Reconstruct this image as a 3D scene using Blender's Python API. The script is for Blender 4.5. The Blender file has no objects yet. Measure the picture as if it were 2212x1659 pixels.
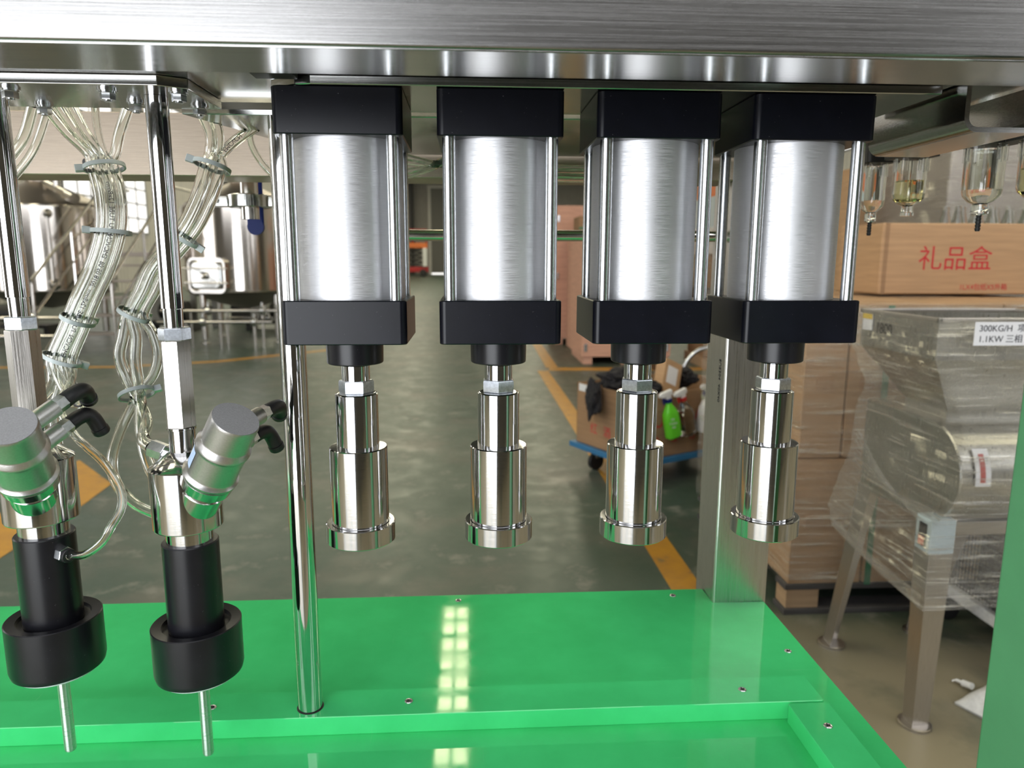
import bpy, bmesh, math, random
from mathutils import Vector, Matrix, noise
R = math.radians
PI = math.pi
rng = random.Random(7)
S = bpy.context.scene
COL = S.collection

# ------------------------------------------------------------------ camera, world, light, exposure
def camera():
    F, CX, CY, vx, vy, roll = 1560.0, 1106.0, 829.5, 1012.0, 560.0, R(-0.42)
    d = Vector(((vx-CX)/F, (vy-CY)/F, 1.0)).normalized()
    up = Vector((math.sin(roll), -math.cos(roll), 0.0)); up = (up - d*up.dot(d)).normalized()
    xa = d.cross(up)
    # rows of the camera axes written in the world frame (x, y, z)
    right = Vector((xa.x, d.x, up.x)); down = Vector((xa.y, d.y, up.y)); fwd = Vector((xa.z, d.z, up.z))
    m = Matrix((right, -down, -fwd)).transposed().to_4x4()
    m.translation = (0, 0, 1.35)
    cd = bpy.data.cameras.new('camera'); cam = bpy.data.objects.new('camera', cd); COL.objects.link(cam)
    cam.matrix_world = m
    cd.sensor_fit = 'HORIZONTAL'; cd.sensor_width = 36.0; cd.lens = 36.0*F/2212.0
    cd.clip_start = 0.02; cd.clip_end = 300
    cd.dof.use_dof = True; cd.dof.focus_distance = 0.72; cd.dof.aperture_fstop = 7.5
    S.camera = cam
camera()
S.view_settings.view_transform = 'Standard'
S.view_settings.look = 'None'
S.view_settings.exposure = 0.0
S.view_settings.gamma = 1.0
S.view_settings.use_curve_mapping = False
S.cycles.max_bounces = 14
S.cycles.glossy_bounces = 6
S.cycles.diffuse_bounces = 5
S.cycles.transmission_bounces = 14
S.cycles.transparent_max_bounces = 24
S.cycles.sample_clamp_indirect = 6.0
S.cycles.caustics_refractive = False
S.cycles.caustics_reflective = False

w = bpy.data.worlds.new('sky'); S.world = w; w.use_nodes = True
bg = w.node_tree.nodes['Background']; bg.inputs[0].default_value = (0.75, 0.87, 1.0, 1); bg.inputs[1].default_value = 1.6

def area(name, loc, rot, sx, sy, L, col=(1, 1, 1)):
    l = bpy.data.lights.new(name, 'AREA'); l.shape = 'RECTANGLE'; l.size = sx; l.size_y = sy
    l.energy = L*PI*sx*sy; l.color = col
    o = bpy.data.objects.new(name, l); COL.objects.link(o); o.location = loc; o.rotation_euler = rot
    return o
DOOR_L, WIN_L, SKY_L = 6.0, 3.0, 7.5
# daylight through the big open gate behind the photographer (in the wall y = -6) and the gate in the left wall
area('gate_daylight', (-2.35, -2.55, 1.20), (R(90), 0, 0), 3.6, 2.34, DOOR_L, (0.97, 0.98, 1.0))
area('side_gate_daylight', (-13.9, 3.0, 2.4), (0, R(-90), 0), 4.6, 7.0, 3.0, (0.97, 0.98, 1.0))

# ------------------------------------------------------------------ materials
def new_mat(name):
    m = bpy.data.materials.new(name); m.use_nodes = True
    nt = m.node_tree
    return m, nt, nt.nodes['Principled BSDF']
def N(nt, t, **kw):
    n = nt.nodes.new(t)
    for k, v in kw.items(): setattr(n, k, v)
    return n
def coords(nt, scale, kind='Object'):
    tc = N(nt, 'ShaderNodeTexCoord'); mp = N(nt, 'ShaderNodeMapping'); mp.inputs['Scale'].default_value = scale
    nt.links.new(tc.outputs[kind], mp.inputs[0]); return mp.outputs[0]
def noise_tex(nt, vec, scale=1, detail=4, rough=0.55):
    n = N(nt, 'ShaderNodeTexNoise'); n.inputs['Scale'].default_value = scale; n.inputs['Detail'].default_value = detail
    n.inputs['Roughness'].default_value = rough
    nt.links.new(vec, n.inputs['Vector']); return n.outputs['Fac']
def ramp(nt, fac, stops):
    r = N(nt, 'ShaderNodeValToRGB'); el = r.color_ramp.elements
    while len(el) < len(stops): el.new(0.5)
    for e, (p, c) in zip(el, stops): e.position = p; e.color = (*c, 1) if len(c) == 3 else c
    nt.links.new(fac, r.inputs[0]); return r.outputs[0]
def g3(v): return (v, v, v)
def bump(nt, p, fac, strength, dist=0.001):
    b = N(nt, 'ShaderNodeBump'); b.inputs['Strength'].default_value = strength; b.inputs['Distance'].default_value = dist
    nt.links.new(fac, b.inputs['Height']); nt.links.new(b.outputs[0], p.inputs['Normal'])
def plain(name, col, rough=0.5, metal=0.0, spec=0.5, var=0.0, vscale=30, bmp=0.0, bscale=200, coat=0.0):
    m, nt, p = new_mat(name)
    p.inputs['Base Color'].default_value = (*col, 1); p.inputs['Roughness'].default_value = rough
    p.inputs['Metallic'].default_value = metal; p.inputs['Specular IOR Level'].default_value = spec
    p.inputs['Coat Weight'].default_value = coat
    if var:
        f = noise_tex(nt, coords(nt, (1, 1, 1)), vscale, 6)
        c = ramp(nt, f, [(0.3, tuple(x*(1-var) for x in col)), (0.7, tuple(min(1, x*(1+var)) for x in col))])
        nt.links.new(c, p.inputs['Base Color'])
    if bmp:
        bump(nt, p, noise_tex(nt, coords(nt, (1, 1, 1)), bscale, 3), bmp, 0.0005)
    return m
def brushed(name, col, rough, scale, strength, var=0.12):
    """sheet steel with a fine grain; scale is stretched so that the grain runs along the small one"""
    m, nt, p = new_mat(name)
    p.inputs['Metallic'].default_value = 1.0
    v = coords(nt, scale)
    f = noise_tex(nt, v, 1.0, 5, 0.65)
    nt.links.new(ramp(nt, f, [(0.25, tuple(c*(1-var) for c in col)), (0.75, tuple(min(1, c*(1+var)) for c in col))]), p.inputs['Base Color'])
    nt.links.new(ramp(nt, f, [(0.2, g3(rough*0.75)), (0.8, g3(rough*1.25))]), p.inputs['Roughness'])
    bump(nt, p, f, strength, 0.0004)
    return m
def turned(name, col, rough, aniso=0.75, rot=0.25, ring=0.05):
    """lathe-turned bar: rings around the axis, so highlights run along it"""
    m, nt, p = new_mat(name)
    p.inputs['Metallic'].default_value = 1.0; p.inputs['Roughness'].default_value = rough
    p.inputs['Anisotropic'].default_value = aniso; p.inputs['Anisotropic Rotation'].default_value = rot
    t = N(nt, 'ShaderNodeTangent', direction_type='RADIAL', axis='Z'); nt.links.new(t.outputs[0], p.inputs['Tangent'])
    f = noise_tex(nt, coords(nt, (60, 60, 1600)), 1.0, 3)
    g = noise_tex(nt, coords(nt, (1, 1, 1)), 420, 2)
    sp = ramp(nt, g, [(0.73, col), (0.79, tuple(min(1, c*1.25) for c in col))])
    nt.links.new(sp, p.inputs['Base Color'])
    nt.links.new(ramp(nt, f, [(0.3, g3(rough*0.8)), (0.7, g3(rough*1.3))]), p.inputs['Roughness'])
    return m

M = {}
M['beam'] = brushed('brushed_steel_beam', (0.30, 0.295, 0.29), 0.26, (6, 500, 900), 0.22)
M['plate'] = brushed('polished_steel_plate', (0.46, 0.46, 0.45), 0.16, (8, 300, 700), 0.10)
M['rear'] = brushed('scratched_steel_sheet', (0.42, 0.355, 0.29), 0.55, (25, 25, 700), 0.5, 0.22)
M['vsteel'] = brushed('brushed_steel_tube', (0.64, 0.62, 0.60), 0.30, (900, 900, 6), 0.2)
M['leg'] = brushed('satin_steel_leg', (0.52, 0.49, 0.46), 0.32, (700, 700, 10), 0.2)
M['chrome'] = turned('polished_chrome_rod', (0.66, 0.66, 0.67), 0.06, 0.5)
M['turned'] = turned('turned_steel', (0.585, 0.585, 0.59), 0.10, 0.45)
M['zinc'] = plain('zinc_plated_steel', (0.66, 0.68, 0.70), 0.22, 1.0, var=0.12, vscale=300)
M['nut'] = plain('zinc_nut', (0.62, 0.66, 0.72), 0.30, 1.0, var=0.18, vscale=350)
M['hexbar'] = brushed('drawn_hex_bar', (0.47, 0.445, 0.415), 0.30, (600, 600, 10), 0.3, 0.18)
M['barrel'] = turned('anodised_aluminium_barrel', (0.60, 0.60, 0.615), 0.47, 0.3, 0.0)
M['pin'] = turned('ground_steel_pin', (0.66, 0.66, 0.65), 0.32, 0.8)
M['cast'] = plain('bead_blasted_steel', (0.55, 0.54, 0.53), 0.36, 1.0, var=0.06, vscale=500, bmp=0.15, bscale=900)
M['castpol'] = plain('polished_valve_body', (0.60, 0.60, 0.59), 0.14, 1.0, var=0.05, vscale=120)
def black_mat(name, col, rough, spec):
    m, nt, p = new_mat(name)
    g = noise_tex(nt, coords(nt, (1, 1, 1)), 600, 2)
    h = noise_tex(nt, coords(nt, (1, 1, 1)), 25, 5)
    base = ramp(nt, h, [(0.35, col), (0.75, tuple(c*1.7 for c in col))])
    mx = N(nt, 'ShaderNodeMix', data_type='RGBA'); nt.links.new(base, mx.inputs[6]); mx.inputs[7].default_value = (0.16, 0.16, 0.17, 1)
    nt.links.new(ramp(nt, g, [(0.74, g3(0)), (0.80, g3(1))]), mx.inputs[0]); nt.links.new(mx.outputs[2], p.inputs['Base Color'])
    p.inputs['Roughness'].default_value = rough; p.inputs['Specular IOR Level'].default_value = spec
    return m
M['blackal'] = black_mat('black_anodised_block', (0.003, 0.0033, 0.006), 0.31, 0.26)
M['blackpl'] = black_mat('black_acetal', (0.006, 0.006, 0.008), 0.30, 0.38)
M['blackrub'] = plain('black_plastic_fitting', (0.012, 0.012, 0.014), 0.45)
M['blackmat'] = plain('black_cloth', (0.012, 0.011, 0.014), 0.9, var=0.4, vscale=25)
def green_mat():
    m, nt, p = new_mat('green_polyethylene')
    h = noise_tex(nt, coords(nt, (1, 1, 1)), 14, 5)
    base = ramp(nt, h, [(0.3, (0.050, 0.54, 0.170)), (0.75, (0.065, 0.64, 0.215))])
    s1 = noise_tex(nt, coords(nt, (260, 9, 20)), 1.0, 3); s2 = noise_tex(nt, coords(nt, (12, 300, 20)), 1.0, 3)
    mx = N(nt, 'ShaderNodeMix', data_type='RGBA'); nt.links.new(base, mx.inputs[6]); mx.inputs[7].default_value = (0.13, 0.62, 0.26, 1)
    ad = N(nt, 'ShaderNodeMath', operation='MAXIMUM')
    nt.links.new(ramp(nt, s1, [(0.70, g3(0)), (0.80, g3(0.5))]), ad.inputs[0]); nt.links.new(ramp(nt, s2, [(0.70, g3(0)), (0.80, g3(0.5))]), ad.inputs[1])
    nt.links.new(ad.outputs[0], mx.inputs[0]); nt.links.new(mx.outputs[2], p.inputs['Base Color'])
    p.inputs['Roughness'].default_value = 0.10; p.inputs['Specular IOR Level'].default_value = 0.5
    nt.links.new(ramp(nt, noise_tex(nt, coords(nt, (1, 1, 1)), 30, 6), [(0.35, g3(0.03)), (0.75, g3(0.09))]), p.inputs['Roughness'])
    return m
M['green'] = green_mat()
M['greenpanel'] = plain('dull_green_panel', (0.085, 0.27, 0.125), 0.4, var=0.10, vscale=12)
def floor_mat():
    m, nt, p = new_mat('worn_green_epoxy')
    v = coords(nt, (1, 1, 1))
    a = noise_tex(nt, v, 1.3, 8, 0.6); b = noise_tex(nt, v, 5.0, 10, 0.70); c = noise_tex(nt, v, 0.35, 4, 0.5)
    base = ramp(nt, c, [(0.35, (0.036, 0.066, 0.050)), (0.6, (0.060, 0.088, 0.066)), (0.75, (0.095, 0.100, 0.078))])
    m1 = N(nt, 'ShaderNodeMix', data_type='RGBA'); nt.links.new(base, m1.inputs[6]); m1.inputs[7].default_value = (0.145, 0.130, 0.110, 1)
    nt.links.new(ramp(nt, a, [(0.50, g3(0)), (0.72, g3(0.75))]), m1.inputs[0])
    m2 = N(nt, 'ShaderNodeMix', data_type='RGBA'); nt.links.new(m1.outputs[2], m2.inputs[6]); m2.inputs[7].default_value = (0.22, 0.22, 0.195, 1)
    nt.links.new(ramp(nt, b, [(0.55, g3(0)), (0.66, g3(0.65))]), m2.inputs[0])
    sep = N(nt, 'ShaderNodeSeparateXYZ'); tc = N(nt, 'ShaderNodeTexCoord'); nt.links.new(tc.outputs['Object'], sep.inputs[0])
    # bare concrete strip beside the machine where the coating has gone
    wob = N(nt, 'ShaderNodeMath', operation='MULTIPLY_ADD'); nt.links.new(c, wob.inputs[0]); wob.inputs[1].default_value = 1.2; nt.links.new(sep.outputs[1], wob.inputs[2])
    mr = N(nt, 'ShaderNodeMapRange'); mr.inputs[1].default_value = 3.3; mr.inputs[2].default_value = 2.7
    nt.links.new(wob.outputs[0], mr.inputs[0])
    m3 = N(nt, 'ShaderNodeMix', data_type='RGBA'); nt.links.new(m2.outputs[2], m3.inputs[6]); m3.inputs[7].default_value = (0.30, 0.26, 0.175, 1)
    mu = N(nt, 'ShaderNodeMath', operation='MULTIPLY'); nt.links.new(mr.outputs[0], mu.inputs[0])
    nt.links.new(ramp(nt, a, [(0.36, g3(0.15)), (0.50, g3(0.95))]), mu.inputs[1]); nt.links.new(mu.outputs[0], m3.inputs[0])
    nt.links.new(m3.outputs[2], p.inputs['Base Color'])
    nt.links.new(ramp(nt, b, [(0.35, g3(0.30)), (0.7, g3(0.5))]), p.inputs['Roughness'])
    p.inputs['Specular IOR Level'].default_value = 0.45
    return m
M['floor'] = floor_mat()
def line_mat():
    m, nt, p = new_mat('worn_yellow_paint')
    v = coords(nt, (1, 1, 1)); b = noise_tex(nt, v, 9, 8, 0.65)
    nt.links.new(ramp(nt, b, [(0.38, (0.50, 0.25, 0.022)), (0.60, (0.42, 0.21, 0.03)), (0.68, (0.17, 0.14, 0.08))]), p.inputs['Base Color'])
    p.inputs['Roughness'].default_value = 0.45
    return m
M['line'] = line_mat()
def card_mat(name, col):
    m, nt, p = new_mat(name)
    f = noise_tex(nt, coords(nt, (4, 4, 60)), 1.0, 6); 
    nt.links.new(ramp(nt, f, [(0.3, tuple(c*0.88 for c in col)), (0.7, tuple(c*1.1 for c in col))]), p.inputs['Base Color'])
    p.inputs['Roughness'].default_value = 0.75; p.inputs['Specular IOR Level'].default_value = 0.25
    return m
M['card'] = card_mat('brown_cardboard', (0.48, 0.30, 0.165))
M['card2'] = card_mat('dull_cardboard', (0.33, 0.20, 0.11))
M['tape'] = plain('packing_tape', (0.46, 0.28, 0.16), 0.25)
M['ply'] = card_mat('red_plywood', (0.66, 0.37, 0.27))
M['wood'] = card_mat('pallet_wood', (0.45, 0.31, 0.19))
M['darkwood'] = card_mat('dark_pallet_wood', (0.09, 0.085, 0.085))
M['redink'] = plain('red_ink', (0.52, 0.025, 0.03), 0.7)
M['blackink'] = plain('black_ink', (0.02, 0.02, 0.025), 0.7)
M['paper'] = plain('white_paper_label', (0.78, 0.78, 0.80), 0.6)
M['yellow'] = plain('yellow_label', (0.75, 0.52, 0.05), 0.6)
M['strap'] = plain('green_strap', (0.02, 0.18, 0.08), 0.4)
M['red'] = plain('red_paint', (0.42, 0.02, 0.02), 0.4)
M['orange'] = plain('orange_paint', (0.70, 0.18, 0.04), 0.4)
M['whitep'] = plain('white_plastic', (0.75, 0.75, 0.75), 0.35)
M['bluep'] = plain('blue_plastic', (0.010, 0.020, 0.13), 0.45, 0.0, 0.2)
M['bluecart'] = plain('blue_cart_paint', (0.03, 0.16, 0.34), 0.45)
M['greenliq'] = plain('green_cleaner', (0.13, 0.62, 0.03), 0.2)
M['sack'] = plain('woven_white_sack', (0.72, 0.72, 0.70), 0.7, var=0.1, vscale=60, bmp=0.5, bscale=150)
M['greywall'] = plain('grey_sheet_wall', (0.33, 0.31, 0.285), 0.55, var=0.06, vscale=2)
M['whitewall'] = plain('pale_sheet_wall', (0.62, 0.60, 0.57), 0.55, var=0.05, vscale=2)
M['darkwall'] = plain('dark_back_wall', (0.09, 0.085, 0.08), 0.7)
M['roof'] = plain('grey_roof_sheet', (0.24, 0.235, 0.23), 0.6)
M['purlin'] = plain('steel_purlin', (0.20, 0.20, 0.20), 0.6)
M['darksteel'] = plain('dark_painted_steel', (0.018, 0.017, 0.016), 0.5)
M['doorgrey'] = plain('grey_door_sheet', (0.17, 0.165, 0.15), 0.55)
M['tank'] = turned('polished_tank_shell', (0.66, 0.615, 0.57), 0.13, 0.5, 0.25)
M['tanktop'] = plain('satin_tank_dome', (0.42, 0.37, 0.33), 0.38, 1.0)
M['pipe'] = plain('polished_pipe', (0.62, 0.59, 0.56), 0.16, 1.0)
M['millsteel'] = brushed('satin_mill_steel', (0.50, 0.49, 0.45), 0.30, (200, 200, 15), 0.15)
M['cage'] = plain('dark_wire_cage', (0.06, 0.06, 0.065), 0.4, 0.6)
M['greyp'] = plain('pale_blue_grey_box', (0.50, 0.60, 0.62), 0.4)
M['tie'] = plain('milky_nylon', (0.66, 0.73, 0.73), 0.35)
M['tie'].node_tree.nodes['Principled BSDF'].inputs['Transmission Weight'].default_value = 0.15
def emit(name, col, s):
    m = bpy.data.materials.new(name); m.use_nodes = True; nt = m.node_tree; nt.nodes.clear()
    e = N(nt, 'ShaderNodeEmission'); e.inputs[0].default_value = (*col, 1); e.inputs[1].default_value = s
    o = N(nt, 'ShaderNodeOutputMaterial'); nt.links.new(e.outputs[0], o.inputs[0]); return m
M['skyfill'] = emit('roof_fill_sheet', (1.0, 0.93, 0.68), SKY_L)
M['skyfill2'] = emit('bright_yellowish_skylight_sheet', (1.0, 0.90, 0.58), 13.0)
M['winpane'] = emit('daylit_window_pane', (0.96, 0.98, 1.0), WIN_L)
M['fillpane'] = emit('added_fill_band', (0.97, 0.98, 1.0), 3.2)
M['clerepane'] = emit('daylit_clerestory', (1.0, 0.98, 0.93), 1.6)
def clear_mat(name, tint, edge, refl=1.0):
    """thin clear plastic wall: see-through in the middle, brighter and tinted at grazing edges, with real gloss"""
    m = bpy.data.materials.new(name); m.use_nodes = True; nt = m.node_tree; nt.nodes.clear()
    g = N(nt, 'ShaderNodeBsdfGlass'); g.inputs['IOR'].default_value = 1.48; g.inputs['Roughness'].default_value = 0.0
    g.inputs['Color'].default_value = (*tint, 1)
    o = N(nt, 'ShaderNodeOutputMaterial'); nt.links.new(g.outputs[0], o.inputs[0]); return m
M['hose'] = clear_mat('clear_polyurethane', (0.99, 0.995, 0.985), 0)
M['bowl'] = clear_mat('clear_polycarbonate', (0.98, 0.985, 0.98), 0)
M['oil'] = clear_mat('pale_oil', (0.93, 0.90, 0.72), 0)
def film_mat(name, scale, haze, rot=0.0, gk=1.0, rough=0.14):
    m = bpy.data.materials.new(name); m.use_nodes = True; nt = m.node_tree; nt.nodes.clear()
    tr = N(nt, 'ShaderNodeBsdfTransparent'); gl = N(nt, 'ShaderNodeBsdfGlossy'); gl.inputs['Roughness'].default_value = rough
    df = N(nt, 'ShaderNodeBsdfDiffuse'); df.inputs[0].default_value = (0.62, 0.60, 0.55, 1)
    tc = N(nt, 'ShaderNodeTexCoord'); mp = N(nt, 'ShaderNodeMapping'); mp.inputs['Scale'].default_value = scale; mp.inputs['Rotation'].default_value = (rot, rot*0.6, 0)
    nt.links.new(tc.outputs['Object'], mp.inputs[0])
    f = noise_tex(nt, mp.outputs[0], 1.0, 6, 0.6)
    b = N(nt, 'ShaderNodeBump'); b.inputs['Strength'].default_value = 1.0; b.inputs['Distance'].default_value = 0.03
    nt.links.new(f, b.inputs['Height']); nt.links.new(b.outputs[0], gl.inputs['Normal'])
    m1 = N(nt, 'ShaderNodeMixShader'); nt.links.new(ramp(nt, f, [(0.30, g3(0.06*gk)), (0.56, g3(0.20*gk)), (0.66, g3(0.75*gk))]), m1.inputs[0])
    nt.links.new(tr.outputs[0], m1.inputs[1]); nt.links.new(gl.outputs[0], m1.inputs[2])
    m2 = N(nt, 'ShaderNodeMixShader'); nt.links.new(ramp(nt, f, [(0.40, g3(haze*0.4)), (0.75, g3(haze*1.6))]), m2.inputs[0])
    nt.links.new(m1.outputs[0], m2.inputs[1]); nt.links.new(df.outputs[0], m2.inputs[2])
    o = N(nt, 'ShaderNodeOutputMaterial'); nt.links.new(m2.outputs[0], o.inputs[0]); return m
M['film'] = film_mat('stretch_film', (5, 5, 120), 0.09, 0.5, 1.1, 0.08)
M['filmh'] = film_mat('stretch_film_level', (3, 3, 70), 0.04, 0.06, 0.8, 0.12)

# ------------------------------------------------------------------ builders
def tag(o, label=None, cat=None, group=None, kind=None):
    if label: o['label'] = label
    if cat: o['category'] = cat
    if group: o['group'] = group
    if kind: o['kind'] = kind
    return o
def thing(name, label, cat, loc=(0, 0, 0), group=None):
    o = bpy.data.objects.new(name, None); COL.objects.link(o); o.location = loc; o.empty_display_size = 0.02
    return tag(o, label, cat, group)
def root_loc(p):
    while p is not None and p.parent is not None: p = p.parent
    return Vector(p.location) if p is not None else Vector((0, 0, 0))
def frame(axis):
    z = Vector(axis).normalized(); a = Vector((0, 0, 1)) if abs(z.z) < 0.9 else Vector((0, 1, 0))
    x = a.cross(z).normalized(); return x, z.cross(x), z
class MB:
    def __init__(self): self.bm = bmesh.new()
    def box(self, lo, hi, bev=0.0, seg=2, m=None):
        bm = self.bm; lo = Vector(lo); hi = Vector(hi)
        vs = [bm.verts.new((x, y, z)) for x in (lo.x, hi.x) for y in (lo.y, hi.y) for z in (lo.z, hi.z)]
        fs = [bm.faces.new([vs[i] for i in q]) for q in ((0, 1, 3, 2), (4, 6, 7, 5), (0, 4, 5, 1), (2, 3, 7, 6), (0, 2, 6, 4), (1, 5, 7, 3))]
        if bev:
            es = list({e for f in fs for e in f.edges})
            r = bmesh.ops.bevel(bm, geom=es, offset=bev, segments=seg, profile=0.5, affect='EDGES')
            vs = list({v for f in r['faces'] for v in f.verts} | {v for v in vs if v.is_valid})
        if m is not None:
            for v in vs:
                if v.is_valid: v.co = m @ v.co
        return self
    def rbox(self, lo, hi, rad, seg=4, bev=0.0006):
        """box with its four upright edges rounded"""
        (x0, y0, z0), (x1, y1, z1) = lo, hi; pts = []
        for cx, cy, a0 in ((x1-rad, y1-rad, 0), (x0+rad, y1-rad, 90), (x0+rad, y0+rad, 180), (x1-rad, y0+rad, 270)):
            for k in range(seg+1):
                a = R(a0+90*k/seg); pts.append((cx+rad*math.cos(a), cy+rad*math.sin(a)))
        cx, cy = (x0+x1)/2, (y0+y1)/2
        def ins(p): 
            return (cx+(p[0]-cx)*(1-2*bev/(x1-x0)), cy+(p[1]-cy)*(1-2*bev/(y1-y0)))
        rings = [[(*ins(p), z0) for p in pts], [(*p, z0+bev) for p in pts], [(*p, z1-bev) for p in pts], [(*ins(p), z1) for p in pts]]
        self.loft(rings, True); return self
    def loft(self, rings, cap=True, closed=True):
        bm = self.bm; rv = [[bm.verts.new(p) for p in r] for r in rings]; n = len(rv[0])
        for a, b in zip(rv, rv[1:]):
            for i in range(n if closed else n-1):
                j = (i+1) % n; bm.faces.new((a[i], a[j], b[j], b[i]))
        if cap:
            bm.faces.new(list(reversed(rv[0]))); bm.faces.new(rv[-1])
        return rv
    def lathe(self, prof, origin=(0, 0, 0), axis=(0, 0, 1), seg=40, cap=True):
        """prof: list of (radius, height along the axis)"""
        x, y, z = frame(axis); o = Vector(origin); rings = []
        for r, h in prof:
            rings.append([o+z*h+x*(r*math.cos(2*PI*k/seg))+y*(r*math.sin(2*PI*k/seg)) for k in range(seg)])
        self.loft(rings, cap); return self
    def cyl(self, a, b, r, seg=24, r2=None, bev=0.0):
        a = Vector(a); b = Vector(b); h = (b-a).length; r2 = r if r2 is None else r2
        prof = [(r, 0), (r2, h)] if not bev else [(r-bev, 0), (r, bev), (r2, h-bev), (r2-bev, h)]
        return self.lathe(prof, a, b-a, seg)
    def hexa(self, a, b, af, rot=0.0, bev=0.0):
        """hexagon prism, af = width across flats"""
        a = Vector(a); b = Vector(b); x, y, z = frame(b-a); h = (b-a).length; r = af/math.sqrt(3)
        def ring(t, k): return [a+z*t+x*(r*k*math.cos(rot+PI/3*i))+y*(r*k*math.sin(rot+PI/3*i)) for i in range(6)]
        if bev: self.loft([ring(0, 0.93), ring(bev, 1), ring(h-bev, 1), ring(h, 0.93)])
        else: self.loft([ring(0, 1), ring(h, 1)])
        return self
    def tube(self, pts, r, seg=10, cap=True, inner=0.0):
        pts = [Vector(p) for p in pts]; rings = []; nx = None
        for i, p in enumerate(pts):
            t = (pts[min(i+1, len(pts)-1)]-pts[max(i-1, 0)]).normalized()
            if nx is None: nx = frame(t)[0]
            nx = (nx-t*nx.dot(t)).normalized(); ny = t.cross(nx)
            rr = r[i] if isinstance(r, (list, tuple)) else r
            rings.append([p+nx*(rr*math.cos(2*PI*k/seg))+ny*(rr*math.sin(2*PI*k/seg)) for k in range(seg)])
        if inner:
            ins = []
            for p, rg in zip(pts, rings): ins.append([p+(q-p)*inner for q in rg])
            loop = rings+list(reversed(ins)); rv = self.loft(loop, False)
            n = len(rv[0])
            for i in range(n):
                j = (i+1) % n; self.bm.faces.new((rv[-1][i], rv[-1][j], rv[0][j], rv[0][i]))
        else: self.loft(rings, cap)
        return self
    def prism(self, poly, d, bev=0.0):
        """flat polygon pushed along the vector d"""
        d = Vector(d); a = [Vector(p) for p in poly]
        self.loft([a, [p+d for p in a]]); 
        if bev: bmesh.ops.bevel(self.bm, geom=self.bm.edges[:], offset=bev, segments=1, affect='EDGES')
        return self
    def build(self, name, mat, parent=None, smooth=True, ang=38, label=None, kind=None):
        bm = self.bm; bmesh.ops.recalc_face_normals(bm, faces=bm.faces[:])
        o0 = root_loc(parent)
        if o0.length: bmesh.ops.translate(bm, verts=bm.verts[:], vec=-o0)
        me = bpy.data.meshes.new(name); bm.to_mesh(me); bm.free()
        if smooth:
            for p in me.polygons: p.use_smooth = True
            me.set_sharp_from_angle(angle=R(ang))
        me.materials.append(mat)
        o = bpy.data.objects.new(name, me); COL.objects.link(o)
        if smooth and len(me.polygons) < 3000:
            wn = o.modifiers.new('face_weighted', 'WEIGHTED_NORMAL'); wn.keep_sharp = True
        if parent is not None: o.parent = parent
        if label: o['label'] = label
        if kind: o['kind'] = kind
        return o
def recenter(o):
    """put a single-mesh thing's origin at the middle of its base"""
    vs = [v.co for v in o.data.vertices]
    c = Vector((sum(v.x for v in vs)/len(vs), sum(v.y for v in vs)/len(vs), min(v.z for v in vs)))
    o.data.transform(Matrix.Translation(-c)); o.location = c; return o
def dup(root, loc, label=None):
    r = root.copy(); COL.objects.link(r); r.location = loc
    if label: r['label'] = label
    for ch in list(root.children):
        c = ch.copy(); COL.objects.link(c); c.parent = r
        for g in list(ch.children):
            d = g.copy(); COL.objects.link(d); d.parent = c
    return r
def smooth_path(pts, n=8):
    """Catmull-Rom through the points"""
    P = [Vector(p) for p in pts]; P = [P[0]*2-P[1]]+P+[P[-1]*2-P[-2]]; out = []
    for i in range(1, len(P)-2):
        for k in range(n):
            t = k/n; a, b, c, d = P[i-1], P[i], P[i+1], P[i+2]
            out.append(0.5*((2*b)+(c-a)*t+(2*a-5*b+4*c-d)*t*t+(3*b-a-3*c+d)*t*t*t))
    out.append(P[-2]); return out
def text_mesh(s, size, align='CENTER'):
    cu = bpy.data.curves.new('t', 'FONT'); cu.body = s; cu.size = size; cu.align_x = align; cu.align_y = 'CENTER'; cu.extrude = 0.0003
    o = bpy.data.objects.new('t', cu); COL.objects.link(o)
    bpy.context.view_layer.update()
    dg = bpy.context.evaluated_depsgraph_get(); me = bpy.data.meshes.new_from_object(o.evaluated_get(dg))
    COL.objects.unlink(o); bpy.data.objects.remove(o); bpy.data.curves.remove(cu)
    return me
def text(s, size, loc, right, up, mat, parent, name='lettering', align='CENTER', sx=1.0):
    me = text_mesh(s, size, align); r = Vector(right).normalized(); u = Vector(up).normalized(); n = r.cross(u)
    o0 = root_loc(parent)
    for v in me.vertices: v.co = Vector(loc)-o0+r*v.co.x*sx+u*v.co.y+n*v.co.z
    me.materials.clear(); me.materials.append(mat); me.name = name
    o = bpy.data.objects.new(name, me); COL.objects.link(o); o.parent = parent; return o

# ------------------------------------------------------------------ the hall
XL, XR, YB, YF, ZC = -14.0, 17.0, -2.6, 66.0, 9.6
def struct(o, label=None): return tag(o, label, None, None, 'structure')
struct(MB().box((XL-0.2, YB-0.2, -0.2), (XR+0.2, YF+0.2, 0.0)).build('floor', M['floor'], smooth=False))
def ribbed(p0, p1, z0, z1, n, depth, mat, name, pitch=0.30):
    """upright trapezoid-ribbed sheet wall from p0 to p1, n = direction the ribs stand out"""
    p0 = Vector(p0); p1 = Vector(p1); L = (p1-p0).length; t = (p1-p0)/L; n = Vector(n); pr = []; s = 0.0
    while s < L:
        for a, d in ((0, 0), (0.55, 0), (0.65, depth), (0.9, depth)):
            q = s+a*pitch
            if q <= L: pr.append(p0+t*q+n*d)
        s += pitch
    pr.append(p1)
    m = MB(); m.loft([[(p.x, p.y, z0) for p in pr], [(p.x, p.y, z1) for p in pr]], cap=False, closed=False)
    return m.build(name, mat, smooth=False)
struct(ribbed((XL, YF), (XR, YF), 0, ZC, (0, -1), 0.06, M['greywall'], 'wall_far'))
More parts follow.
